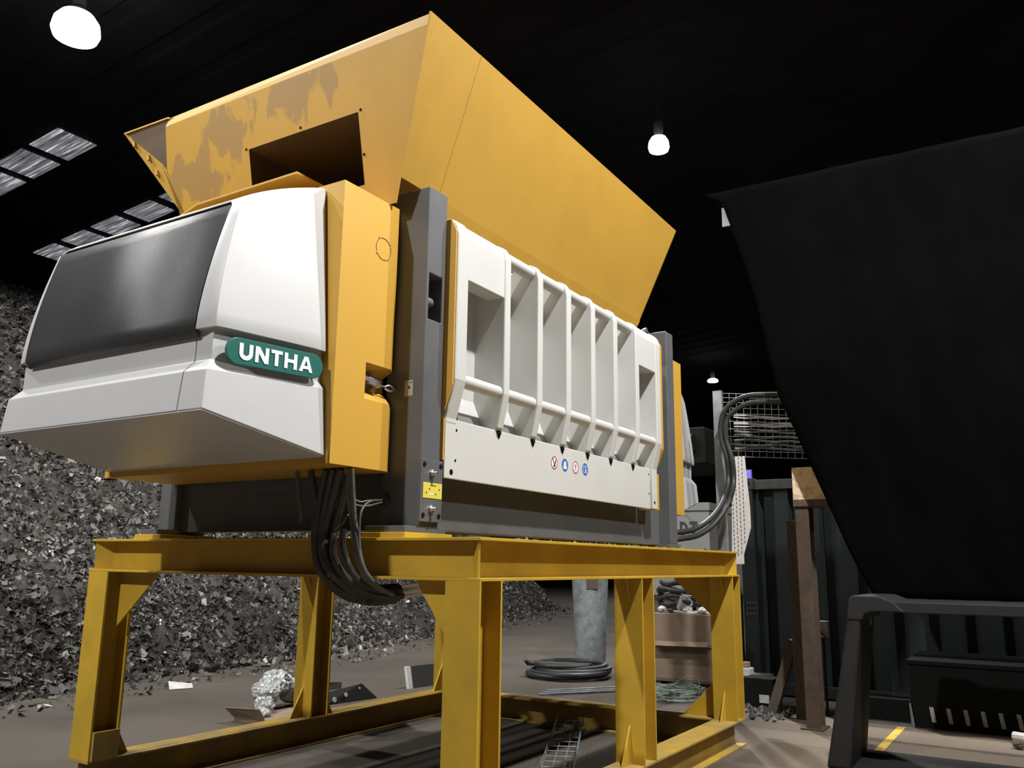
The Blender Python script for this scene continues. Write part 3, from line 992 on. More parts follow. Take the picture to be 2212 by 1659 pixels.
PX = [1.580, 1.731, 1.885, 2.034]
PZ = 2.098
R_ = .044
for i, cx in enumerate(PX):
    ban = i in (0, 2)
    p = disc(cx, PZ, R_, .4790).build('pictogram_disc', M_STICKW if ban else M_BLUE, door)
    if ban:
        annulus(cx, PZ, R_ * .84, R_, .4784).build('pictogram_ring', M_RED, door)
        fig = MB()
        s = R_
        if i == 0:
            sh = [[(-.25, -.62), (.38, -.62), (.30, -.30), (-.12, -.30)], [(-.1, -.35), (.3, -.3), (.5, .25), (.05, .1)], [(.25, .1), (.5, .15), (.55, .55), (.30, .45)], [(-.55, .62), (-.35, .62), (-.05, -.05), (-.22, -.08)], [(-.62, .50), (-.30, .48), (-.28, .66), (-.5, .70)]]
            fm = M_INK
        else:
            sh = [[(-.08, .45), (.08, .45), (.10, -.1), (-.10, -.1)], [(-.1, -.1), (.0, -.1), (-.2, -.62), (-.32, -.6)], [(.0, -.1), (.1, -.1), (.32, -.6), (.2, -.62)], [(-.45, .38), (-.36, .45), (0, .05), (-.06, -.02)], [(.45, .38), (.36, .45), (0, .05), (.06, -.02)]]
            fm = M_GALV
        for pl in sh:
            fig.prism([(cx + a * s, .4783, PZ + b * s) for a, b in pl], (0, .0006, 0))
        fig.build('pictogram_figure', fm, door)
    else:
        fig = MB()
        if i == 1:
            sh = [[(-.42, -.05), (.42, -.05), (.36, .35), (.2, .60), (-.2, .60), (-.36, .35)], [(-.52, -.62), (.52, -.62), (.56, -.08), (-.56, -.08)]]
        else:
            sh = [[(-.62, .48), (.62, .40), (.60, .50), (-.60, .58)], [(-.62, .5), (-.52, .5), (-.50, -.45), (-.62, -.5)], [(-.62, -.42), (.62, -.48), (.62, -.58), (-.62, -.52)], [(.18, -.35), (.42, -.35), (.36, .15), (.20, .1)], [(.0, .42), (.1, .42), (.1, -.4), (.0, -.4)]]
        for pl in sh:
            fig.prism([(cx + a * R_, .4784, PZ + b * R_) for a, b in pl], (0, .0006, 0))
        fig.build('pictogram_figure', M_STICKW, door)

# yellow cheek plates beside the door
ck = [(YF + .012, 2.40), (YF + .012, 3.30), (YF + .05, 3.375), (.66, 3.375), (.66, 2.265), (.482, 2.265)]
MB().prism([(.334, y, z) for y, z in ck], (.011, 0, 0)).build('cheek_plate', M_YEL, shred)
MB().prism([(.334, y, z) for y, z in ((.484, 1.985), (.484, 2.215), (.66, 2.215), (.66, 1.985))], (.011, 0, 0)).build('cheek_plate', M_YEL, shred)
MB().prism([(3.350, y, z) for y, z in ck], (.06, 0, 0)).build('cheek_plate', M_YEL, shred)
MB().prism([(3.350, y, z) for y, z in ((.478, 1.89), (.478, 2.19), (.66, 2.19), (.66, 1.89))], (.05, 0, 0)).build('cheek_plate', M_YEL, shred)

# ------------------------------------------------------------------ the hopper
hop = thing('feed_hopper', 'big flared yellow feed hopper on top of the shredder, scuffed on its end wall', 'hopper', (1.7, 1.45, 3.53))
ZR, ZL, ZH = 4.375, 4.313, 3.545
n0 = Vector((-.14, .30, ZR))
E0 = lambda y, z: (-.14 + .17 * (ZR - z) / .815, y, z)                      # end wall plane, leaning outwards
nearY = lambda z: .30 + .30 * (ZR - z) / .815
# end wall with rectangular opening
oy0, oy1, oz0, oz1 = .872, 1.783, 3.56, 3.978
yl = lambda z: 2.56 if z > 4.03 else 2.56 - .13 * (4.03 - z) / .34         # free left edge of the wall
out = [E0(nearY(ZH), ZH), E0(nearY(ZL), ZL), E0(2.56, ZL), E0(2.58, 4.03), E0(2.44, ZH)]
inn = [E0(oy0, oz0), E0(oy0, oz1), E0(oy1, oz1), E0(oy1, oz0)]
mb = MB()
th = Vector((.012, 0, .0025))
v = [Vector(p) for p in out + inn]
v2 = [p + th for p in v]
fs = [(0, 1, 6, 5), (1, 2, 7, 6), (2, 3, 7), (3, 4, 8, 7), (4, 0, 5, 8)]
mb.add(v + v2, fs + [tuple(i + 9 for i in reversed(f)) for f in fs] + [(i, (i + 1) % 5, (i + 1) % 5 + 9, i + 9) for i in range(5)] + [(5 + i, 5 + (i + 1) % 4, 14 + (i + 1) % 4, 14 + i) for i in range(4)])
M_HEND = hopper_end_material()
ew = mb.build('end_wall', M_HEND, hop)
for (y, z) in ((1.806, 3.982), (1.329, 4.0), (.853, 3.985), (.856, 3.73)):
    p = Vector(E0(y, z))
    MB().cyl(p + Vector((-.002, 0, 0)), p + Vector((.002, 0, 0)), .009, n=12).build('bolt_hole', M_HOLE, ew)
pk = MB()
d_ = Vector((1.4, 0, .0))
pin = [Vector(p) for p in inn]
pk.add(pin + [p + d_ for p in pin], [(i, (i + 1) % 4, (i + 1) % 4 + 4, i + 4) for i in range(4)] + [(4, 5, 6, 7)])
pk.build('shade_pocket', M_INNER, hop, 0, .004)  # closed pocket added behind the opening to keep its inside in shade
MB().plate([E0(nearY(ZH), ZH), E0(2.44, ZH), (.058, 2.36, 3.41), (.058, .65, 3.41)], .010).build('lower_apron', M_HOP, hop)
MB().plate([(.345, nearY(ZH), ZH), (3.36, nearY(ZH), ZH), (3.33, nearY(3.40) + .01, 3.40), (.345, nearY(3.40) + .01, 3.40)], .010).build('lower_apron', M_HOP, hop)
# folded lip along the top of the end wall
MB().plate([E0(nearY(ZL), ZL), E0(2.56, ZL), (-.112, 2.545, ZR + .003), (-.125, .30, ZR)], .010).build('top_lip', M_HOP, hop)
# near side wall: one sheet plane with two seams
sw = MB()
SX0 = lambda z: -.14 + .17 * (ZR - z) / .815
SX1 = lambda z: 3.503 - .147 * (ZR - z) / .815
for (a0, a1, b0, b1) in ((SX0(ZH), .375, SX0(ZR), .352), (.379, 3.055, .356, 3.085), (3.059, SX1(ZH), 3.089, SX1(ZR))):
    sw.prism([(a0, nearY(ZH), ZH), (a1, nearY(ZH), ZH), (b1, nearY(ZR), ZR), (b0, nearY(ZR), ZR)], (0, .012, .003))
sw = sw.build('side_wall', M_HOP, hop)
MB().prism([(.352, nearY(ZR) + .010, ZR), (3.088, nearY(ZR) + .010, ZR), (3.088, nearY(ZR) + .010, ZR + .012), (.352, nearY(ZR) + .010, ZR + .012)], (0, .03, 0)).build('rim_bar', M_HOP, hop)
MB().prism([(.376, nearY(ZH) + .014, ZH), (.379, nearY(ZH) + .014, ZH), (.356, nearY(ZR) + .014, ZR), (.353, nearY(ZR) + .014, ZR)], (0, .004, 0)).prism([(3.055, nearY(ZH) + .014, ZH), (3.059, nearY(ZH) + .014, ZH), (3.089, nearY(ZR) + .014, ZR), (3.085, nearY(ZR) + .014, ZR)], (0, .004, 0)).build('seam', M_LINE, sw)
# far side wall, flared more, with a bolted corner flange
farY = lambda z: 3.006 - .66 * (ZR - z) / .815
MB().prism([(SX0(ZH), farY(ZH), ZH), (SX1(ZH), farY(ZH), ZH), (SX1(ZR), farY(ZR), ZR), (SX0(ZR), farY(ZR), ZR)], (0, -.012, .003)).build('side_wall', M_HOP, hop)
fl = MB().plate([E0(farY(ZR), ZR), E0(2.63, 4.075), E0(2.585, 4.02), E0(2.44, 3.60), E0(farY(3.60), 3.60)], .010).build('corner_flange', M_HOP, hop)
for (y, z) in ((2.88, 4.265), (2.74, 4.14), (2.665, 4.02)):
    p = Vector(E0(y, z))
    MB().bar(p + Vector((-.012, 0, -.02)), p + Vector((-.012, .01, .02)), .02, .018).build('clip', M_HOP, fl, .002)
MB().bar((SX0(ZR) + .02, 2.54, ZR), (SX0(ZR) + .006, farY(ZR), ZR), .016, .010).build('rim_bar', M_HOP, hop)
# inner return sheet that closes the corner behind the gap
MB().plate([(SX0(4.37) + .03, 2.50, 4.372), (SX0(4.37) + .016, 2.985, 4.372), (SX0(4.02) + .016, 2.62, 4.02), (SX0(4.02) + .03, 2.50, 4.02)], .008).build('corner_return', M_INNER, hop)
# far end wall
MB().prism([(SX1(ZH), nearY(ZH), ZH), (SX1(ZR), nearY(ZR), ZR), (SX1(ZR), farY(ZR), ZR), (SX1(ZH), farY(ZH), ZH)], (-.012, 0, 0)).build('end_wall', M_HOP, hop)
# horizontal foot flange above the end housing
MB().prism([(-.32, 1.055, 3.53), (.08, 1.055, 3.53), (.08, 2.35, 3.53), (-.16, 2.35, 3.53), (-.25, 2.13, 3.53), (-.312, 1.90, 3.53)], (0, 0, .012)).build('foot_flange', M_HOP, hop)
MB().box(.40, 3.30, .83, .85, 3.405, 3.56).box(.40, 3.30, 2.26, 2.28, 3.405, 3.56).box(.40, .42, .83, 2.28, 3.405, 3.56).box(3.28, 3.30, .83, 2.28, 3.405, 3.56).build('throat', M_HOP, hop)

# ------------------------------------------------------------------ cables under the drive end
CABLES = [
    [(-0.15, 1.08, 1.90), (-0.14, 1.06, 1.76), (-0.14, 1.04, 1.68), (-0.14, 1.04, 1.63)],
    [(-0.15, 0.98, 1.90), (-0.12, 0.96, 1.75), (-0.1, 0.97, 1.7), (-0.08, 1.0, 1.58), (-0.08, 0.98, 1.46), (-0.06, 0.95, 1.37), (0.1, 0.96, 1.28), (0.35, 0.96, 1.24), (0.5, 0.92, 1.26)],
    [(-0.15, 0.87, 1.90), (-0.12, 0.93, 1.75), (-0.1, 0.96, 1.58), (-0.1, 0.95, 1.45), (-0.06, 0.93, 1.36), (0.1, 0.93, 1.27), (0.35, 0.95, 1.23), (0.5, 0.91, 1.24)],
    [(-0.15, 0.82, 1.90), (-0.12, 0.88, 1.75), (-0.1, 0.92, 1.63), (-0.1, 0.92, 1.51), (-0.1, 0.89, 1.43), (-0.05, 0.85, 1.35), (0.15, 0.88, 1.27), (0.5, 0.92, 1.25)],
    [(-0.15, 0.77, 1.90), (-0.12, 0.85, 1.72), (-0.1, 0.9, 1.61), (-0.1, 0.9, 1.49), (-0.08, 0.87, 1.41), (0.0, 0.84, 1.33), (0.2, 0.87, 1.27), (0.5, 0.92, 1.26)],
    [(-0.15, 0.72, 1.90), (-0.12, 0.73, 1.74), (-0.1, 0.72, 1.63), (-0.1, 0.69, 1.51), (-0.08, 0.68, 1.42), (-0.0, 0.68, 1.34), (0.25, 0.8, 1.29), (0.5, 0.91, 1.27)],
    [(-0.15, 0.705, 1.90), (-0.12, 0.71, 1.74), (-0.1, 0.7, 1.63), (-0.1, 0.68, 1.51), (-0.08, 0.66, 1.42), (0.0, 0.66, 1.33), (0.25, 0.78, 1.28), (0.5, 0.91, 1.26)],
    [(-0.15, 0.695, 1.90), (-0.12, 0.7, 1.74), (-0.1, 0.7, 1.63), (-0.1, 0.67, 1.51), (-0.08, 0.65, 1.41), (0.0, 0.64, 1.33), (0.25, 0.77, 1.28), (0.5, 0.9, 1.25)],
    [(-0.1, 0.78, 1.60), (-0.1, 0.78, 1.55), (-0.1, 0.77, 1.49), (-0.08, 0.75, 1.42), (-0.02, 0.74, 1.35), (0.2, 0.82, 1.29), (0.5, 0.91, 1.25)],
    [(-0.1, 0.84, 1.58), (-0.1, 0.84, 1.54), (-0.1, 0.84, 1.48), (-0.08, 0.81, 1.4), (-0.0, 0.79, 1.33), (0.2, 0.84, 1.27), (0.5, 0.91, 1.24)],
]
base = CABLES[:]
for k, (dx, dy, dz) in ((1, (.03, .03, .012)), (3, (.035, -.02, .01)), (4, (.03, -.035, -.012)), (2, (.04, .03, -.02))):
    CABLES.append([(a + dx, b + dy, c + dz * (0 if n_ == 0 else 1)) for n_, (a, b, c) in enumerate(base[k])])
CR = [.013, .017, .019, .020, .020, .012, .012, .012, .018, .019, .018, .017, .019, .016]
for i, (p, r) in enumerate(zip(CABLES, CR)):
    c = MB().tube(p, r, 10, 6).build('power_cable', M_CABLE if r > .014 else M_CABLEG)
    if i == 0:
        tag(c, 'short grey cable stub hanging straight down left of the big cable loop', 'cable')
    elif r > .014:
        tag(c, 'thick black cable looping down from the yellow end housing and under the top beam', 'cable', 'black cables looping under the end housing')
    else:
        tag(c, 'thin grey cable on the right of the loop below the yellow end housing', 'cable', 'thin grey cables below the end housing')
thin = [
    ([(0.15, 0.74, 1.76), (-0.02, 0.68, 1.74), (-0.1, 0.66, 1.69), (-0.1, 0.67, 1.6), (-0.1, 0.66, 1.51), (-0.08, 0.65, 1.43), (-0.04, 0.64, 1.36), (0.0, 0.63, 1.33)], .0055, 'thin grey wire curving down out of the round gland on the near column'),
    ([(0.15, 0.735, 1.762), (-0.02, 0.69, 1.745), (-0.08, 0.69, 1.735), (-0.12, 0.71, 1.75)], .005, 'upper thin wire running left out of the round gland on the near column'),
    ([(0.15, 0.735, 1.75), (-0.02, 0.68, 1.72), (-0.08, 0.69, 1.715), (-0.12, 0.71, 1.725)], .005, 'lower thin wire running left out of the round gland on the near column'),
    ([(-0.1, 0.75, 1.67), (-0.08, 0.84, 1.59), (-0.08, 0.91, 1.52)], .005, 'thin straight wire slanting across the cable loop'),
]
for p, r, lab in thin:
    tag(MB().tube(p, r, 8, 6).build('thin_wire', M_CABLEG), lab, 'wire')
tag(MB().tube([(0.30, 0.93, 1.262), (0.40, 0.93, 1.262), (0.52, 0.915, 1.266)], .052, 14, 4).build('cable_sleeve', M_CABLE), 'black protective sleeve wrapped round the lower end of the cable loop', 'sleeve')
rnd = random.Random(4)
for i in range(9):
    dz = -.035 + .0085 * i
    p = [(0.45, 0.92, 1.265 + dz * .6), (0.6, 0.94 + rnd.uniform(-.01, .01), 1.265 + dz + .004), (0.8, 0.93, 1.29 + dz), (1.05, 0.95, 1.33 + dz)]
    tag(MB().tube(p, .0055, 6, 5).build('bare_strand', M_STRAND), 'silvery cable strand fanning out of the black sleeve under the top beam', 'strand', 'silver strands leaving the sleeve')

# two black hoses rising from the far foot of the machine to the cable tray
HP = [(3.90, 0.59, 1.715), (4.0, 0.547, 1.729), (4.25, 0.485, 1.767), (4.5, 0.414, 1.875), (4.75, 0.378, 2.042), (5.0, 0.391, 2.265), (5.0, 0.396, 2.497), (5.0, 0.445, 2.688), (5.0, 0.444, 2.853), (5.0, 0.391, 2.992), (5.0, 0.278, 3.075), (5.0, 0.135, 3.115), (5.0, -0.13, 3.10), (5.0, -.45, 3.08)]
for k, lab in ((0, 'outer of two thick black hoses curving up from the far column to the wire tray'), (1, 'inner of two thick black hoses curving up from the far column to the wire tray')):
    p = []
    for i, q in enumerate(HP):
        if k == 0:
            p.append(q)
        elif i < 4:
            p.append((q[0] + .02, q[1] - .02, q[2] - .055))
        elif i < 9:
            p.append((q[0] - .005, q[1] - .055, q[2] - .02))
        else:
            p.append((q[0], q[1] - .03, q[2] - .075))
    tag(MB().tube(p, .026, 12, 6).build('black_hose', M_HOSE), lab, 'hose', 'black hoses up to the cable tray')

# ------------------------------------------------------------------ heap of shredded scrap
def heap_surface(x, y):
    yb = np.interp(x, [-16, 1.74, 3.6, 6.4, 11, 16, 22, 24], [6.6, 7.05, 7.5, 7.6, 8.5, 9.8, 11.8, 13.0])
    hmax = np.interp(x, [-16, 5, 9, 14, 19, 23, 24], [7.15, 7.0, 6.1, 4.6, 2.2, 0.3, 0.0])
    t = (y - yb)
    z = np.where(t < 0, 0, t * 0.88 + .35 * (1 - np.exp(-t * 1.6)))
    z = z + 0.22 * np.sin(x * 1.1 + y * .7) * np.clip(t / 2, 0, 1) + 0.13 * np.sin(x * 2.7 - y * 1.9 + 1) * np.clip(t / 1.5, 0, 1)
    back = np.clip((22.5 - y) / 5.0, 0, 1)
    top = hmax + .12 * np.sin(x * 1.7) + .08 * np.sin(x * 4.1 + 2)
    zz = np.minimum(z, top) * np.clip(back, .0, 1)
    return np.where(t < .02, -0.06, np.maximum(zz, -0.06))


rng = np.random.default_rng(11)
gx = np.linspace(-6, 23.9, 150)
gy = np.linspace(6.4, 22.5, 90)
XX, YY = np.meshgrid(gx, gy, indexing='ij')
ZZ = heap_surface(XX, YY) + np.where(heap_surface(XX, YY) > .05, rng.normal(0, .03, XX.shape), 0)
mb = MB()
nv = len(gy)
verts = np.stack([XX, YY, ZZ], -1).reshape(-1, 3)
faces = [(i * nv + j, (i + 1) * nv + j, (i + 1) * nv + j + 1, i * nv + j + 1) for i in range(len(gx) - 1) for j in range(nv - 1)]
# loose chips, denser near the camera
N = 165000
cx = np.concatenate([rng.uniform(-1.5, 9, int(N * .6)), rng.uniform(9, 23.5, int(N * .4))])
ybase = np.interp(cx, [-16, 1.74, 3.6, 6.4, 11, 16, 22, 24], [6.6, 7.05, 7.5, 7.6, 8.5, 9.8, 11.8, 13.0])
cy = ybase - .25 + 8.3 * rng.random(N) ** 1.15
spill = rng.random(N) < .012
cy = np.where(spill, ybase - rng.random(N) ** 2 * 1.2, cy)
cz = heap_surface(cx, cy)
s = rng.gamma(2.6, .0074, N) + .010
d1 = rng.normal(size=(N, 3))
d1 /= np.linalg.norm(d1, axis=1)[:, None]
d2 = np.cross(d1, rng.normal(size=(N, 3)))
d2 /= np.linalg.norm(d2, axis=1)[:, None]
ctr = np.stack([cx, cy, np.maximum(cz, 0) + s * .45], -1)
asp = rng.uniform(.25, .9, N)[:, None]
quad = np.stack([ctr - d1 * s[:, None] - d2 * s[:, None] * asp, ctr + d1 * s[:, None] - d2 * s[:, None] * asp * .7,
                 ctr + d1 * s[:, None] * .8 + d2 * s[:, None] * asp, ctr - d1 * s[:, None] * .9 + d2 * s[:, None] * asp * .8], 1).reshape(-1, 3)
quad[:, 2] = np.maximum(quad[:, 2], 0.002)
me = bpy.data.meshes.new('scrap_heap')
nb = len(verts)
me.from_pydata(np.concatenate([verts, quad]).tolist(), [], faces + [(nb + 4 * i, nb + 4 * i + 1, nb + 4 * i + 2, nb + 4 * i + 3) for i in range(N)])
me.materials.append(M_SCRAP)
me.materials.append(M_SCRAPBASE)
mi = np.zeros(len(me.polygons), dtype=np.int32)
mi[:len(faces)] = 1
me.polygons.foreach_set('material_index', mi)
heap = bpy.data.objects.new('scrap_heap', me)
COL.objects.link(heap)
tag(heap, 'huge grey heap of shredded metal scrap piled on the floor behind the machine', 'scrap heap', None, 'stuff')

# ------------------------------------------------------------------ things on the floor behind the frame
pipe = thing('galvanised_duct', 'upright grey galvanised duct tapering to the floor behind the frame, beside the hose coil', 'duct', (7.85, 3.36, 0))
MB().lathe([(.0, .0), (.205, .0), (.207, .03), (.262, 1.35), (.27, 1.60), (.25, 1.60), (.2, .1)], (7.85, 3.36, 0.0), 36).build('duct_shell', M_GALV, pipe)
ang = math.atan2(-2.289 - 3.36, -3.42 - 7.85)
nn = Vector((math.cos(ang), math.sin(ang), 0))
tt = Vector((-nn.y, nn.x, 0))
c0 = Vector((7.85, 3.36, 1.20))
MB().hexa([c0 + nn * .235 - tt * .05 + Vector((0, 0, -.10)), c0 + nn * .235 + tt * .11 + Vector((0, 0, -.10)), c0 + nn * .262 + tt * .11 + Vector((0, 0, -.10)), c0 + nn * .262 - tt * .05 + Vector((0, 0, -.10))],
          [c0 + nn * .235 - tt * .05 + Vector((0, 0, .13)), c0 + nn * .235 + tt * .11 + Vector((0, 0, .13)), c0 + nn * .266 + tt * .11 + Vector((0, 0, .13)), c0 + nn * .266 - tt * .05 + Vector((0, 0, .13))]).build('inspection_opening', M_RUST, pipe)

pts = []
rnd = random.Random(2)
for i in range(0, 15 * 12):
    a = 2 * math.pi * i / 38
    rr = .50 + .05 * math.sin(i * .13) - .02 * (i // 38)
    pts.append((6.98 + rr * math.cos(a) * 1.05, 3.22 + rr * math.sin(a), .035 + .028 * (i / 38)))
pts.append((6.72, 3.72, .16))
pts.append((6.62, 3.70, .22))
tag(MB().tube(pts, .033, 10, 1).build('coiled_hose', M_HOSE), 'coil of thick black hose lying on the floor in front of the grey duct', 'hose')

# cartons on a pallet
pal = thing('wooden_pallet', 'grimy wooden pallet under the brown cartons behind the right legs', 'pallet', (7.1, 1.55, 0))
for y in (1.24, 1.56, 1.86):
    MB().box(6.62, 7.6, y - .05, y + .05, .018, .10).build('bearer', M_WOOD, pal)
for i in range(6):
    x = 6.60 + i * .18
    MB().box(x, x + .11, 1.17, 1.93, .10, .122).build('deck_board', M_WOOD, pal)
MB().box(6.6, 6.7, 1.17, 1.93, 0, .018).build('deck_board', M_WOOD, pal)


def carton(x0, x1, y0, y1, z0, z1, label, flap):
    t = thing('cardboard_box', label, 'box', ((x0 + x1) / 2, (y0 + y1) / 2, z0), 'cartons on the pallet')
    MB().box(x0, x1, y0, y1, z0, z1).build('carton_body', M_CARTON, t, .006)
    if flap:
        MB().plate([(x0, y0, z1), (x0, y1, z1), (x0 - .05, y1, z1 - .055), (x0 - .05, y0, z1 - .075)], .005).build('flap', M_CARTON, t)
    return t


carton(6.64, 7.5, 1.18, 1.90, .122, .50, 'lower brown carton standing on the pallet behind the right legs', False)
carton(6.62, 7.5, 1.17, 1.90, .50, .875, 'upper brown carton, topmost of the pallet stack, littered with rubbish', False)
tag(MB().plate([(6.60, 1.20, .565), (6.60, 1.90, .545), (6.52, 1.90, .50), (6.52, 1.20, .515)], .006).build('cardboard_flap', M_CARTON), 'loose folded cardboard strip between the two stacked cartons', 'cardboard')
# rubbish on top
rnd = random.Random(8)
cup = MB().lathe([(.0, .0), (.055, .0), (.085, .14), (.08, .14), (.05, .01)], (6.78, 1.60, .93)).build('paper_cup', M_WHITESCRAP)
cup.rotation_euler = (0.7, -.5, 0)
tag(cup, 'white bowl-shaped cup tipped over in the rubbish on the top carton', 'cup')
trash = [(6.72, 1.82, .875, .055, M_POLY, 'crumpled translucent wrapper at the left of the rubbish on the top carton'),
         (6.72, 1.50, .875, .065, M_WHITESCRAP, 'crumpled white paper in the middle of the rubbish on the top carton'),
         (6.70, 1.29, .875, .060, M_PALE, 'pale crumpled paper ball at the right of the rubbish on the top carton'),
         (6.70, 1.70, .875, .042, M_RUST, 'small rust brown crumpled scrap beside the tipped cup on the top carton')]


def crumple(mb, c, r, seed, sq=(1, 1, .75)):
    bm = bmesh.new()
    bmesh.ops.create_icosphere(bm, subdivisions=4, radius=1)
    rr = np.random.default_rng(seed)
    ph = Vector(rr.uniform(0, 30, 3))
    for v_ in bm.verts:
        p = v_.co.copy()
        k_ = 1 + .30 * noise.noise(p * 1.4 + ph) - .30 * abs(noise.noise(p * 3.1 + ph)) - .16 * abs(noise.noise(p * 7.0 - ph))
        v_.co = p * k_
    off = [(v_.co.x * r * sq[0] + c[0], v_.co.y * r * sq[1] + c[1], v_.co.z * r * sq[2] + c[2] + r * sq[2] * 1.0) for v_ in bm.verts]
    mb.add(off, [[v_.index for v_ in f.verts] for f in bm.faces])
    bm.free()
    return mb


for i, (x, y, z, r, m, lab) in enumerate(trash):
    tag(crumple(MB(), (x, y, z), r, i + 3).build('crumpled_scrap', m), lab, 'rubbish')
tag(MB().tube([(6.70, 1.70, .90), (6.69, 1.45, .885), (6.70, 1.30, .90), (6.70, 1.2, .888)], .014, 8, 5).build('white_tube', M_WHITESCRAP), 'pale tube lying along the front edge of the top carton', 'tube')
pts = []
for i in range(120):
    a = 2 * math.pi * i / 30
    rr = .34 + .03 * math.sin(i * .37)
    pts.append((7.05 + rr * .75 * math.cos(a), 1.62 + rr * math.sin(a), 0.94 + .085 * (i / 30) + .02 * math.sin(i * .9)))
tag(MB().tube(pts, .032, 8, 1).build('coiled_cable', M_CABLE), 'pile of coiled black cable lying on the top carton', 'cable')

# tangle of thin wire on the floor
mb = MB()
rnd = random.Random(21)
for kx in range(26):
    cx_, cy_ = 6.05 + rnd.uniform(-.12, .12), 1.42 + rnd.uniform(-.1, .1)
    ra, rb = rnd.uniform(.22, .42), rnd.uniform(.18, .34)
    z0 = .012 + .004 * kx
    ph = rnd.uniform(0, 6)
    p = [(cx_ + ra * math.cos(ph + t), cy_ + rb * math.sin(ph + t), z0 + .012 * math.sin(3 * t + ph)) for t in np.linspace(0, rnd.uniform(4, 6.2), 22)]
    mb.tube(p, .0045, 5, 1)
p = [(6.0, 1.55, .05), (6.1, 1.32, .22), (6.15, 1.18, .20), (6.0, 1.12, .03)]
mb.tube(p, .004, 5, 6)
tag(mb.build('wire_tangle', M_GREENWIRE), 'tangled heap of thin grey green wire on the floor in front of the pallet', 'wire', None, 'stuff')
for i, (a, b, lab) in enumerate((((5.30, 2.72, .012), (6.25, 2.02, .012), 'nearest of three flat grey metal strips on the floor left of the wire tangle'),
                                 ((5.45, 2.76, .012), (6.40, 2.06, .012), 'middle of three flat grey metal strips on the floor left of the wire tangle'),
                                 ((5.60, 2.80, .012), (6.55, 2.12, .012), 'farthest of three flat grey metal strips on the floor left of the wire tangle'))):
    tag(MB().bar(a, b, .06, .022).build('metal_strip', M_GALV), lab, 'strip', 'metal strips on the floor')

# plastic bag and cardboard by the far base beam
bag = MB()
for i, (x, y, z, r) in enumerate(((2.62, 4.17, .02, .10), (2.80, 4.34, .06, .15), (2.98, 4.40, .10, .17), (3.17, 4.38, .03, .15), (3.37, 4.42, .0, .15), (3.55, 4.5, .0, .11), (2.48, 4.02, .0, .07))):
    crumple(bag, (x, y, z), r, 40 + i, (1, 1, .8))
tag(bag.build('plastic_bag', M_POLY), 'crumpled translucent plastic bag lying against the far base beam', 'bag')
cb = MB()
cb.box(2.30, 3.2, 3.80, 4.20, 0.0, .03)
cb.plate([(2.30, 3.80, .03), (2.30, 4.20, .03), (2.22, 4.25, .12), (2.24, 3.82, .14)], .006)
tag(cb.build('flattened_carton', M_CARTON), 'flattened brown cardboard under the plastic bag', 'cardboard')

br = thing('black_bracket', 'black steel bracket with pale round holes lying behind the far base beam', 'bracket', (3.8, 4.1, 0))
MB().plate([(3.40, 4.15, .0), (4.10, 4.05, .0), (3.92, 4.12, .16), (3.36, 4.22, .10)], .012).build('bracket_plate', M_BLACKSTEEL, br)
MB().plate([(3.36, 4.30, .22), (3.80, 4.28, .175), (3.76, 4.25, .12), (3.34, 4.26, .13)], .012).build('bracket_plate', M_BLACKSTEEL, br)
for (x, y, z, r) in ((3.52, 4.118, .045, .026), (3.68, 4.110, .075, .022), (3.88, 4.105, .12, .012)):
    MB().cyl((x, y, z), (x, y - .006, z + .001), r, n=16).build('bolt_hole', M_PALE, br)
bb = thing('leaning_board', 'dark board with pale edge propped behind the far base beam, left of the near leg', 'board', (5.1, 4.25, 0))
MB().hexa([(4.90, 4.18, 0), (5.5, 4.10, 0), (5.5, 4.14, 0), (4.90, 4.22, 0)], [(4.94, 4.26, .235), (5.54, 4.18, .235), (5.54, 4.22, .235), (4.94, 4.30, .235)]).build('board_face', M_BOARD, bb)
MB().hexa([(4.84, 4.19, 0), (4.90, 4.18, 0), (4.90, 4.22, 0), (4.84, 4.23, 0)], [(4.88, 4.27, .235), (4.94, 4.26, .235), (4.94, 4.30, .235), (4.88, 4.31, .235)]).build('board_edge', M_PALE, bb)
for i, (x, y, lab) in enumerate(((3.15, 6.25, 'flat pale scrap of sheet lying on open floor between the left legs and the heap'),)):
    tag(MB().plate([(x, y, .004), (x + .24, y - .10, .004), (x + .34, y + .05, .03), (x + .1, y + .16, .07)], .006).build('sheet_scrap', M_PALE), lab, 'scrap')

# wire basket tray lying under the frame
t0, t1 = Vector((3.70, 1.48, .07)), Vector((2.20, .80, .0))
d = (t1 - t0).normalized()
s_ = Vector((-d.y, d.x, 0))
mb = MB()
wd = .115
for k in (-1, -.34, .34, 1):
    mb.tube([t0 + s_ * wd * k + Vector((0, 0, .012)), t1 + s_ * wd * k + Vector((0, 0, .012))], .0035, 5, 1)
for k in (-1, 1):
    mb.tube([t0 + s_ * wd * k + Vector((0, 0, .05)), t1 + s_ * wd * k + Vector((0, 0, .05))], .0035, 5, 1)
nseg = 11
for i in range(nseg + 1):
    q = t0 + (t1 - t0) * (i / nseg)
    mb.tube([q - s_ * wd + Vector((0, 0, .05)), q - s_ * wd + Vector((0, 0, .010)), q + s_ * wd + Vector((0, 0, .010)), q + s_ * wd + Vector((0, 0, .05))], .0035, 5, 1)
tag(mb.build('wire_basket_tray', M_GALV), 'length of galvanised wire basket cable tray lying on the floor under the frame', 'cable tray')

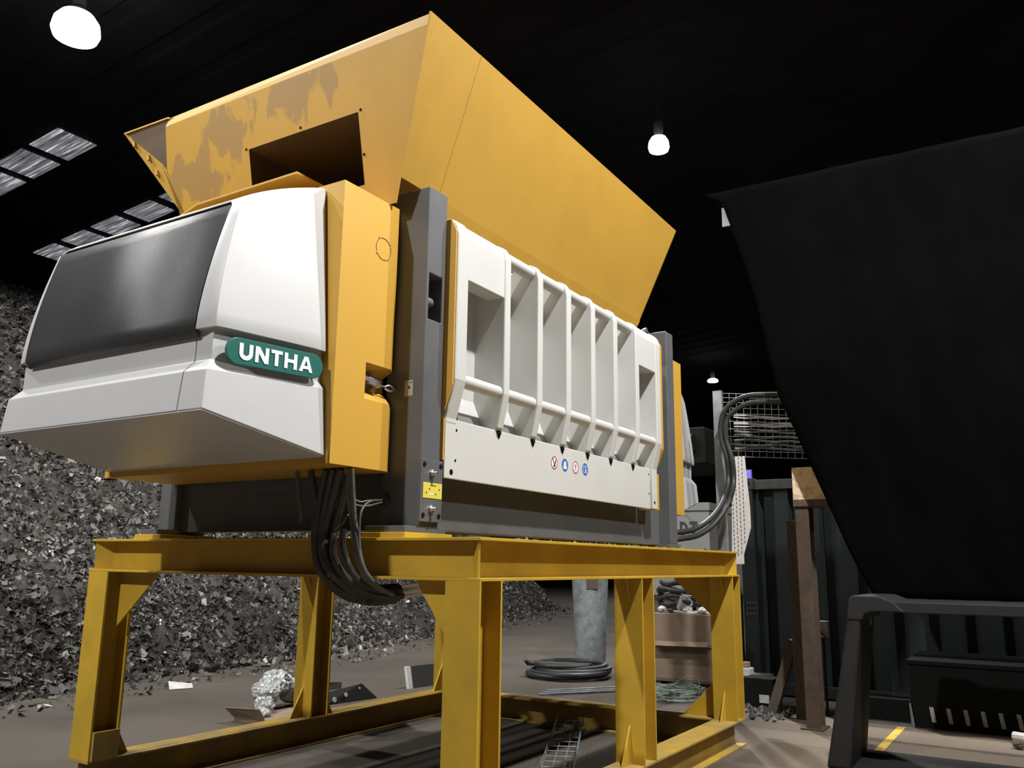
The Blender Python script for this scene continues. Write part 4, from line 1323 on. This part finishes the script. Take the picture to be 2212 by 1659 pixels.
# ------------------------------------------------------------------ right-hand background
# tall strut with wire tray and perforated tray
tag(MB().box(5.185, 5.20, .487, .580, 0, 3.235).box(5.20, 5.24, .487, .497, 0, 3.235).box(5.20, 5.24, .57, .58, 0, 3.235).build('steel_strut', M_GALV), 'tall upright grey steel channel strut carrying the wire cable tray', 'strut')
tr = thing('wire_cable_tray', 'wire mesh cable tray running right from the tall strut, full of cables', 'cable tray', (5.4, .2, 2.55))
e0, e1 = Vector((5.25, .50, 0)), Vector((5.72, -.32, 0))
mb = MB()
zs_ = [2.55, 2.61, 2.68, 2.76, 2.84, 2.92, 3.0, 3.06, 3.12, 3.17, 3.215]
for z in zs_:
    mb.tube([e0 + Vector((0, 0, z)), e1 + Vector((0, 0, z - .02))], .0035, 5, 1)
for i in range(14):
    q = e0.lerp(e1, i / 13)
    mb.tube([q + Vector((0, 0, 2.55 - .02 * i / 13)), q + Vector((0, 0, 3.215 - .02 * i / 13))], .0035, 5, 1)
mb.build('mesh', M_GALV, tr)
rnd = random.Random(6)
cz_ = [2.975, 2.955, 2.90, 2.885, 2.87, 2.81, 2.765, 2.72, 2.675, 2.64]
for i, z in enumerate(cz_):
    p = []
    for kx in range(7):
        q = e0.lerp(e1, .12 + .88 * kx / 6)
        p.append((q.x - .012, q.y, z - .02 * kx / 6 + rnd.uniform(-.010, .010)))
    pale = i < 5
    tag(MB().tube(p, .007 if pale else .012, 6, 5).build('tray_cable', M_PALE if pale else M_GALV),
        'pale thin cable in the upper layers of the wire tray' if pale else 'grey cable in the lower layers of the wire tray', 'cable', 'pale cables in the wire tray' if pale else 'grey cables in the wire tray')
pt = thing('perforated_cable_tray', 'pale upright perforated cable tray behind the black hoses, lower corner cut off', 'cable tray', (5.3, .37, 1.5))
mb = MB()
mb.prism([(5.27, .470, 1.46), (5.27, .345, 1.46), (5.27, .345, 1.55), (5.27, .262, 1.82), (5.27, .262, 2.0), (5.27, .296, 2.545), (5.27, .43, 2.545)], (.006, 0, 0))
n_sheet = len(mb.f)
for r_i in range(24):
    for c_i in range(4):
        z = 1.52 + r_i * .043 + (0.02 if c_i % 2 else 0)
        y = .435 - c_i * .036
        lim = .262 + (.083 * (1.82 - z) / .27 if z < 1.82 else .034 * max(0, z - 2.0) / .545) + .006
        lim2 = .47 - .04 * (z - 1.46) / 1.085 - .004
        if y - .004 > lim and y < lim2:
            mb.box(5.2685, 5.2705, y - .003, y + .003, z, z + .026)
ts_ = mb.build('tray_sheet', M_TRAY, pt)
ts_.data.materials.append(M_HOLE)
for p_ in ts_.data.polygons:
    p_.material_index = 1 if p_.index >= n_sheet else 0

# dusty white cabin behind
cab = thing('site_cabin', 'dusty white panelled box with dark letters, behind the far column', 'cabin', (9.8, 2.5, 0))
MB().box(9.0, 10.6, 1.975, 3.2, 1.0, 2.24).build('cabin_wall', M_VAN, cab)
MB().box(8.97, 10.6, 1.95, 3.22, 2.24, 2.36).build('roof_edge', M_VAN, cab, .01)
for (x, y) in ((9.1, 2.05), (9.1, 3.1), (10.5, 2.05), (10.5, 3.1)):
    MB().box(x - .05, x + .05, y - .05, y + .05, 0, 1.0).build('leg', M_DARK, cab)
mb = MB()
yy = 2.425
for ch, hgt in (('D', .20), ('T', .20)):
    w, polys = LETTERS[ch]
    for pl in polys:
        mb.prism([(8.998, yy - px * .12, 1.885 + py * hgt) for px, py in pl], (-.004, 0, 0))
    yy -= w * .12 + .03
mb.build('lettering', M_CONTTRIM, cab)
mb = MB()
for i in range(20):
    a, b = math.radians(20 + 140 * i / 20), math.radians(20 + 140 * (i + 1) / 20)
    mb.bar((8.996, 2.41 + .20 * math.cos(a), 1.98 + .21 * math.sin(a)), (8.996, 2.41 + .20 * math.cos(b), 1.98 + .21 * math.sin(b)), .004, .008, (1, 0, 0))
mb.build('arc_emblem', M_CONTTRIM, cab)
# dim machinery hung behind the machine
dm = thing('overhead_conveyor', 'dim dark conveyor head hanging behind the far drive hood', 'conveyor', (9.0, 2.4, 3.0))
MB().box(9.0, 10.9, 2.0, 3.0, 2.95, 3.5).build('conveyor_housing', M_GIRD, dm, .02)
MB().cyl((8.86, 2.42, 3.25), (8.86, 2.12, 3.25), .13).build('drum', M_GIRD, dm)
for y in (2.1, 2.9):
    MB().bar((10.8, y, 0), (10.8, y, 2.95), .05, .05).build('support_leg', M_GIRD, dm)

# lit blue screen far back
bs = thing('illuminated_sign', 'small lit blue sign with white strip, beyond the green container', 'sign', (12.09, 2.28, 0))
MB().box(12.0, 12.06, 2.19, 2.36, 2.92, 3.15).build('blue_panel', M_BLUEGLOW, bs)
MB().box(11.99, 12.05, 2.20, 2.34, 2.86, 2.92).build('white_strip', M_BLUEWHITE, bs)
MB().box(12.06, 12.12, 2.25, 2.31, 0, 3.1).build('sign_post', M_DARK, bs)

# green container
ct = thing('green_container', 'dirty dark green corrugated shipping container behind the plywood and timber posts', 'container', (8.0, -.6, 0))
ys = []
prof = []
y = .80
while y > -2.4:
    prof += [(6.93, y), (6.93, y - .16), (7.0, y - .20), (7.0, y - .30)]
    y -= .34
mb = MB()
kk = len(prof)
mb.add([(x, y, .14) for x, y in prof] + [(x, y, 2.34) for x, y in prof], [(i, i + 1, kk + i + 1, kk + i) for i in range(kk - 1)])
mb.add([(6.93, .80, .14), (9.4, .86, .14), (9.4, .86, 2.34), (6.93, .80, 2.34)], [(0, 1, 2, 3)])
mb.add([(6.93, .80, 2.34), (9.4, .86, 2.34), (9.4, -2.4, 2.34), (6.93, -2.4, 2.34)], [(0, 1, 2, 3)])
mb.build('corrugated_wall', M_CONT, ct)
MB().box(6.88, 7.02, -2.4, .84, 2.34, 2.455).build('top_rail', M_CONTTRIM, ct, .006)
MB().box(6.88, 7.02, -2.4, .84, .02, .14).build('bottom_rail', M_CONT, ct, .006)
MB().box(6.87, 7.03, .70, .86, .0, 2.47).build('corner_post', M_CONT, ct, .008)
cc = MB().box(6.855, 7.04, .68, .87, 2.34, 2.48).build('corner_casting', M_CONTTRIM, ct, .01)
MB().cyl((6.85, .76, 2.41), (6.856, .76, 2.41), .035, n=16).build('casting_hole', M_HOLE, cc)
mb = MB()
for r_i in range(3):
    for c_i in range(4):
        mb.box(6.866, 6.871, .80 - c_i * .035, .825 - c_i * .035, 1.00 - r_i * .06, 1.04 - r_i * .06)
mb.build('faded_marking', M_CONTTRIM, ct)

# plywood on a rusty post
po = thing('rusty_steel_post', 'rusty upright H-section post below the plywood board', 'post', (5.1, -.3, 0))
MB().box(5.0, 5.012, -.370, -.245, 0, 2.0).box(5.188, 5.2, -.370, -.245, 0, 2.0).box(5.012, 5.188, -.312, -.304, 0, 2.0).build('post_section', M_RUST, po, .002)
MB().box(4.96, 5.24, -.40, -.20, 0, .015).build('foot_plate', M_RUST, po)
tag(MB().box(4.98, 5.2, -.56, -.235, 2.0, 2.066).build('timber_rail', M_WOOD, None, .003), 'short horizontal timber rail between the plywood board and the rusty post', 'timber')
pb = tag(MB().box(4.99, 5.012, -.62, -.237, 2.066, 2.372).build('plywood_board', M_PLY), 'pale square of plywood standing on the rail, its right side cut off by the tarpaulin', 'board')
tag(MB().bar((5.62, .235, .0), (5.62, -.02, .72), .09, .12, (1, 0, 0)).build('timber_prop', M_WOOD), 'grey timber prop leaning left of the rusty post', 'timber')
tag(MB().box(5.5, 5.6, -.13, -.03, 0, 1.9).build('timber_post', M_WOOD, None, .004), 'dark upright timber just left of the rusty post', 'timber')
# bench and rubbish by the container
be = thing('low_bench', 'low grimy bench in front of the green container, beside the far leg', 'bench', (6.4, .7, 0))
MB().box(6.28, 6.7, .50, 1.0, .23, .265).build('bench_top', M_WOOD, be)
for (x, y) in ((6.32, .54), (6.32, .95), (6.66, .54), (6.66, .95)):
    MB().box(x - .025, x + .025, y - .025, y + .025, 0, .23).build('leg', M_WOOD, be)
tag(MB().box(6.30, 6.44, .64, .80, .265, .345).build('small_carton', M_PALE, None, .004), 'small pale carton lying on the low bench', 'box')
tag(MB().box(6.33, 6.42, .67, .735, .345, .405).build('small_package', M_CARTON, None, .004), 'tiny brown package on top of the small pale carton', 'box')
tb = thing('dark_crate', 'dark low crate with white paper label, left of the timber prop', 'crate', (6.0, .43, 0))
MB().box(5.9, 6.2, .28, .60, 0, .30).build('crate_body', M_SKIP, tb, .006)
MB().box(5.894, 5.9, .335, .435, .06, .14).build('paper_label', M_PALE, tb)
mb = MB()
rr = np.random.default_rng(9)
for i in range(160):
    x, y = rr.uniform(5.2, 6.0), rr.uniform(.05, .75)
    r = rr.uniform(.01, .035)
    bmv = rr.normal(size=(6, 3))
    bmv /= np.linalg.norm(bmv, axis=1)[:, None]
    pts = [(x + a * r, y + b * r, max(0.0, c * r + r * .6)) for a, b, c in ((1, 0, 0), (-1, .2, 0), (0, 1, .1), (.1, -1, 0), (0, 0, 1.2), (0, 0, -.6))]
    mb.add(pts, [(0, 2, 4), (2, 1, 4), (1, 3, 4), (3, 0, 4), (2, 0, 5), (1, 2, 5), (3, 1, 5), (0, 3, 5)])
tag(mb.build('rubble', M_SCRAP), 'low spread of rubble and scrap on the floor around the timber prop', 'rubble', None, 'stuff')
eb = thing('electrical_box', 'small grey electrical box to the right of the rusty post', 'electrical box', (5.85, -.25, 0))
MB().box(5.8, 5.9, -.305, -.20, .752, .91).build('box_body', M_VAN, eb, .006)
MB().box(5.84, 5.87, -.26, -.24, 0, .752).build('stand', M_BLACKSTEEL, eb)
MB().tube([(5.79, -.22, .83), (5.77, -.25, .80), (5.77, -.29, .76), (5.80, -.33, .68)], .008, 6, 5).build('lead', M_CABLE, eb)

# black tarpaulin hanging from a girder
edge = [(.46, 5.25), (.275, 5.13), (.049, 4.358), (-.048, 3.935), (-.192, 3.071), (-.437, 2.432), (-.598, 2.0), (-.768, 1.545), (-.937, 1.19)]
ez = [p[1] for p in edge][::-1]
ey = [p[0] for p in edge][::-1]
nz, ny = 60, 90
vs, fs = [], []
for i in range(nz + 1):
    z = 1.19 + (5.25 - 1.19) * i / nz
    y0 = float(np.interp(z, ez, ey))
    for j in range(ny + 1):
        u = j / ny
        y = y0 + (-5.5 - y0) * u
        fold = .05 * math.sin(y * 7 + z * 2.2) + .035 * math.sin(y * 15 - z * 3.0 + 1) + .03 * math.sin(y * 3.1 + 2)
        x = 4.78 + fold * min(1, u * 9) * .4 * (.35 + .65 * (5.25 - z) / 4)
        vs.append((x, y, z))
for i in range(nz):
    for j in range(ny):
        a = i * (ny + 1) + j
        fs.append((a, a + 1, a + ny + 2, a + ny + 1))
tarp = thing('black_tarpaulin', 'huge black tarpaulin hanging from the dark girder on the right, slanting left edge', 'tarpaulin', (4.8, -2.0, 1.19))
MB().add(vs, fs, True).build('sheet', M_TARP, tarp, 0, .004)
for (y, z) in ((-.41, 2.695), (-.436, 2.567), (-.511, 2.338), (-.593, 2.122)):
    MB().box(4.785, 4.797, y - .045, y - .012, z - .006, z + .006).build('eyelet', M_GALV, tarp)
gd = thing('dark_girder', 'dim horizontal steel girder high on the right above the tarpaulin', 'girder', (5.1, -2.5, 4.95))
MB().box(4.96, 5.24, -13.9, .30, 4.95, 4.97).box(4.96, 5.24, -13.9, .30, 5.23, 5.25).box(5.095, 5.105, -13.9, .30, 4.97, 5.23).build('girder_section', M_GIRD, gd)
MB().box(4.94, 4.96, .21, .33, 4.93, 5.14).build('end_plate', M_GALV, gd)
for y in (-5.0, -9.6):
    MB().cyl((5.1, y, 5.25), (5.1, y, rz(y)), .02, n=8).build('hanger_rod', M_GIRD, gd)
fb = thing('floodlight', 'unlit square floodlight on the left end of the dark girder', 'floodlight', (4.9, .24, 5.14))
MB().box(4.84, 4.96, .195, .285, 5.15, 5.27).build('floodlight_body', M_LAMPBODY, fb, .006)
MB().box(4.835, 4.84, .20, .28, 5.155, 5.265).build('front_glass', M_GALV, fb)
MB().box(4.86, 4.94, .185, .295, 5.135, 5.15).build('bracket', M_GALV, fb)

# dark steel stand near the camera on the right
sd = thing('dark_steel_stand', 'dark grey steel frame stand on the floor at the lower right, nearest the camera', 'stand', (3.95, -1.6, 0))
MB().hexa([(3.53, -.73, 0), (3.53, -.90, 0), (4.30, -.88, 0), (4.30, -.73, 0)], [(3.53, -.97, 1.215), (3.53, -1.06, 1.215), (4.30, -1.02, 1.215), (4.30, -.95, 1.215)]).build('leg', M_BLACKSTEEL, sd, .02)
MB().prism([(3.522, -1.045, 1.06), (3.522, -.938, 1.06), (3.522, -.960, 1.21), (3.522, -.985, 1.235), (3.522, -1.17, 1.235), (3.522, -1.26, 1.20), (3.522, -1.34, 1.125), (3.522, -1.11, 1.125), (3.522, -1.065, 1.105)], (.786, 0, 0)).build('corner_bracket', M_BLACKSTEEL, sd, .008)
MB().box(3.56, 4.28, -2.75, -1.25, 1.12, 1.20).build('top_bar', M_BLACKSTEEL, sd, .008)
MB().box(3.53, 4.33, -2.75, -.86, 0, .015).build('base_sheet', M_BLACKSTEEL, sd, .003)
MB().hexa([(3.53, -2.74, 0), (3.53, -2.9, 0), (4.3, -2.9, 0), (4.3, -2.74, 0)], [(3.53, -2.6, 1.2), (3.53, -2.7, 1.2), (4.3, -2.7, 1.2), (4.3, -2.6, 1.2)]).build('leg', M_BLACKSTEEL, sd, .02)
MB().cyl((4.10, -.99, 1.03), (4.10, -1.01, 1.03), .035).build('bolt_head', M_GALV, sd)

# dark skip with slotted foot
sk = thing('dark_skip', 'almost black skip with a row of pale slots along its foot, behind the stand', 'skip', (6.3, -2.0, 0))
MB().box(5.73, 6.8, -3.2, -1.03, 0, .56).build('skip_body', M_SKIP, sk, .01)
MB().box(5.70, 6.8, -3.2, -1.02, .56, .60).build('top_rim', M_SKIP, sk, .008)
MB().plate([(5.715, -1.03, .0), (5.715, -1.06, .0), (5.715, -1.035, .21), (5.715, -1.02, .21)], .015).build('edge_strip', M_GALV, sk)
for i in range(9):
    y = -1.186 - i * .1395
    MB().plate([(5.725, y - .017, .06), (5.725, y - .052, .058), (5.725, y - .035, .19), (5.725, y, .191)], .006).build('slot_light_plate', M_PALE, sk)  # pale plates stand in for light passing through the slots
bx = thing('dark_ground_beam', 'dark low beam with a pale edge strip on the floor behind the stand', 'beam', (5.9, -.7, 0))
MB().box(5.82, 6.05, -1.02, -.40, .0, .22).build('beam_body', M_SKIP, bx, .006)
MB().box(5.74, 5.82, -1.02, -.40, .0, .02).build('edge_strip', M_GALV, bx)
jk = tag(MB().tube([(5.45, -1.86, .05), (5.40, -2.0, .05), (5.42, -2.2, .05)], .04, 10, 4).build('pale_pipe', M_PALE), 'short pale pipe lying on the floor at the right edge of the picture', 'pipe')
tag(crumple(MB(), (5.15, -1.90, 0), .05, 77).build('crumpled_scrap', M_RUST), 'small dark crumpled scrap on the floor near the pale pipe', 'rubbish')
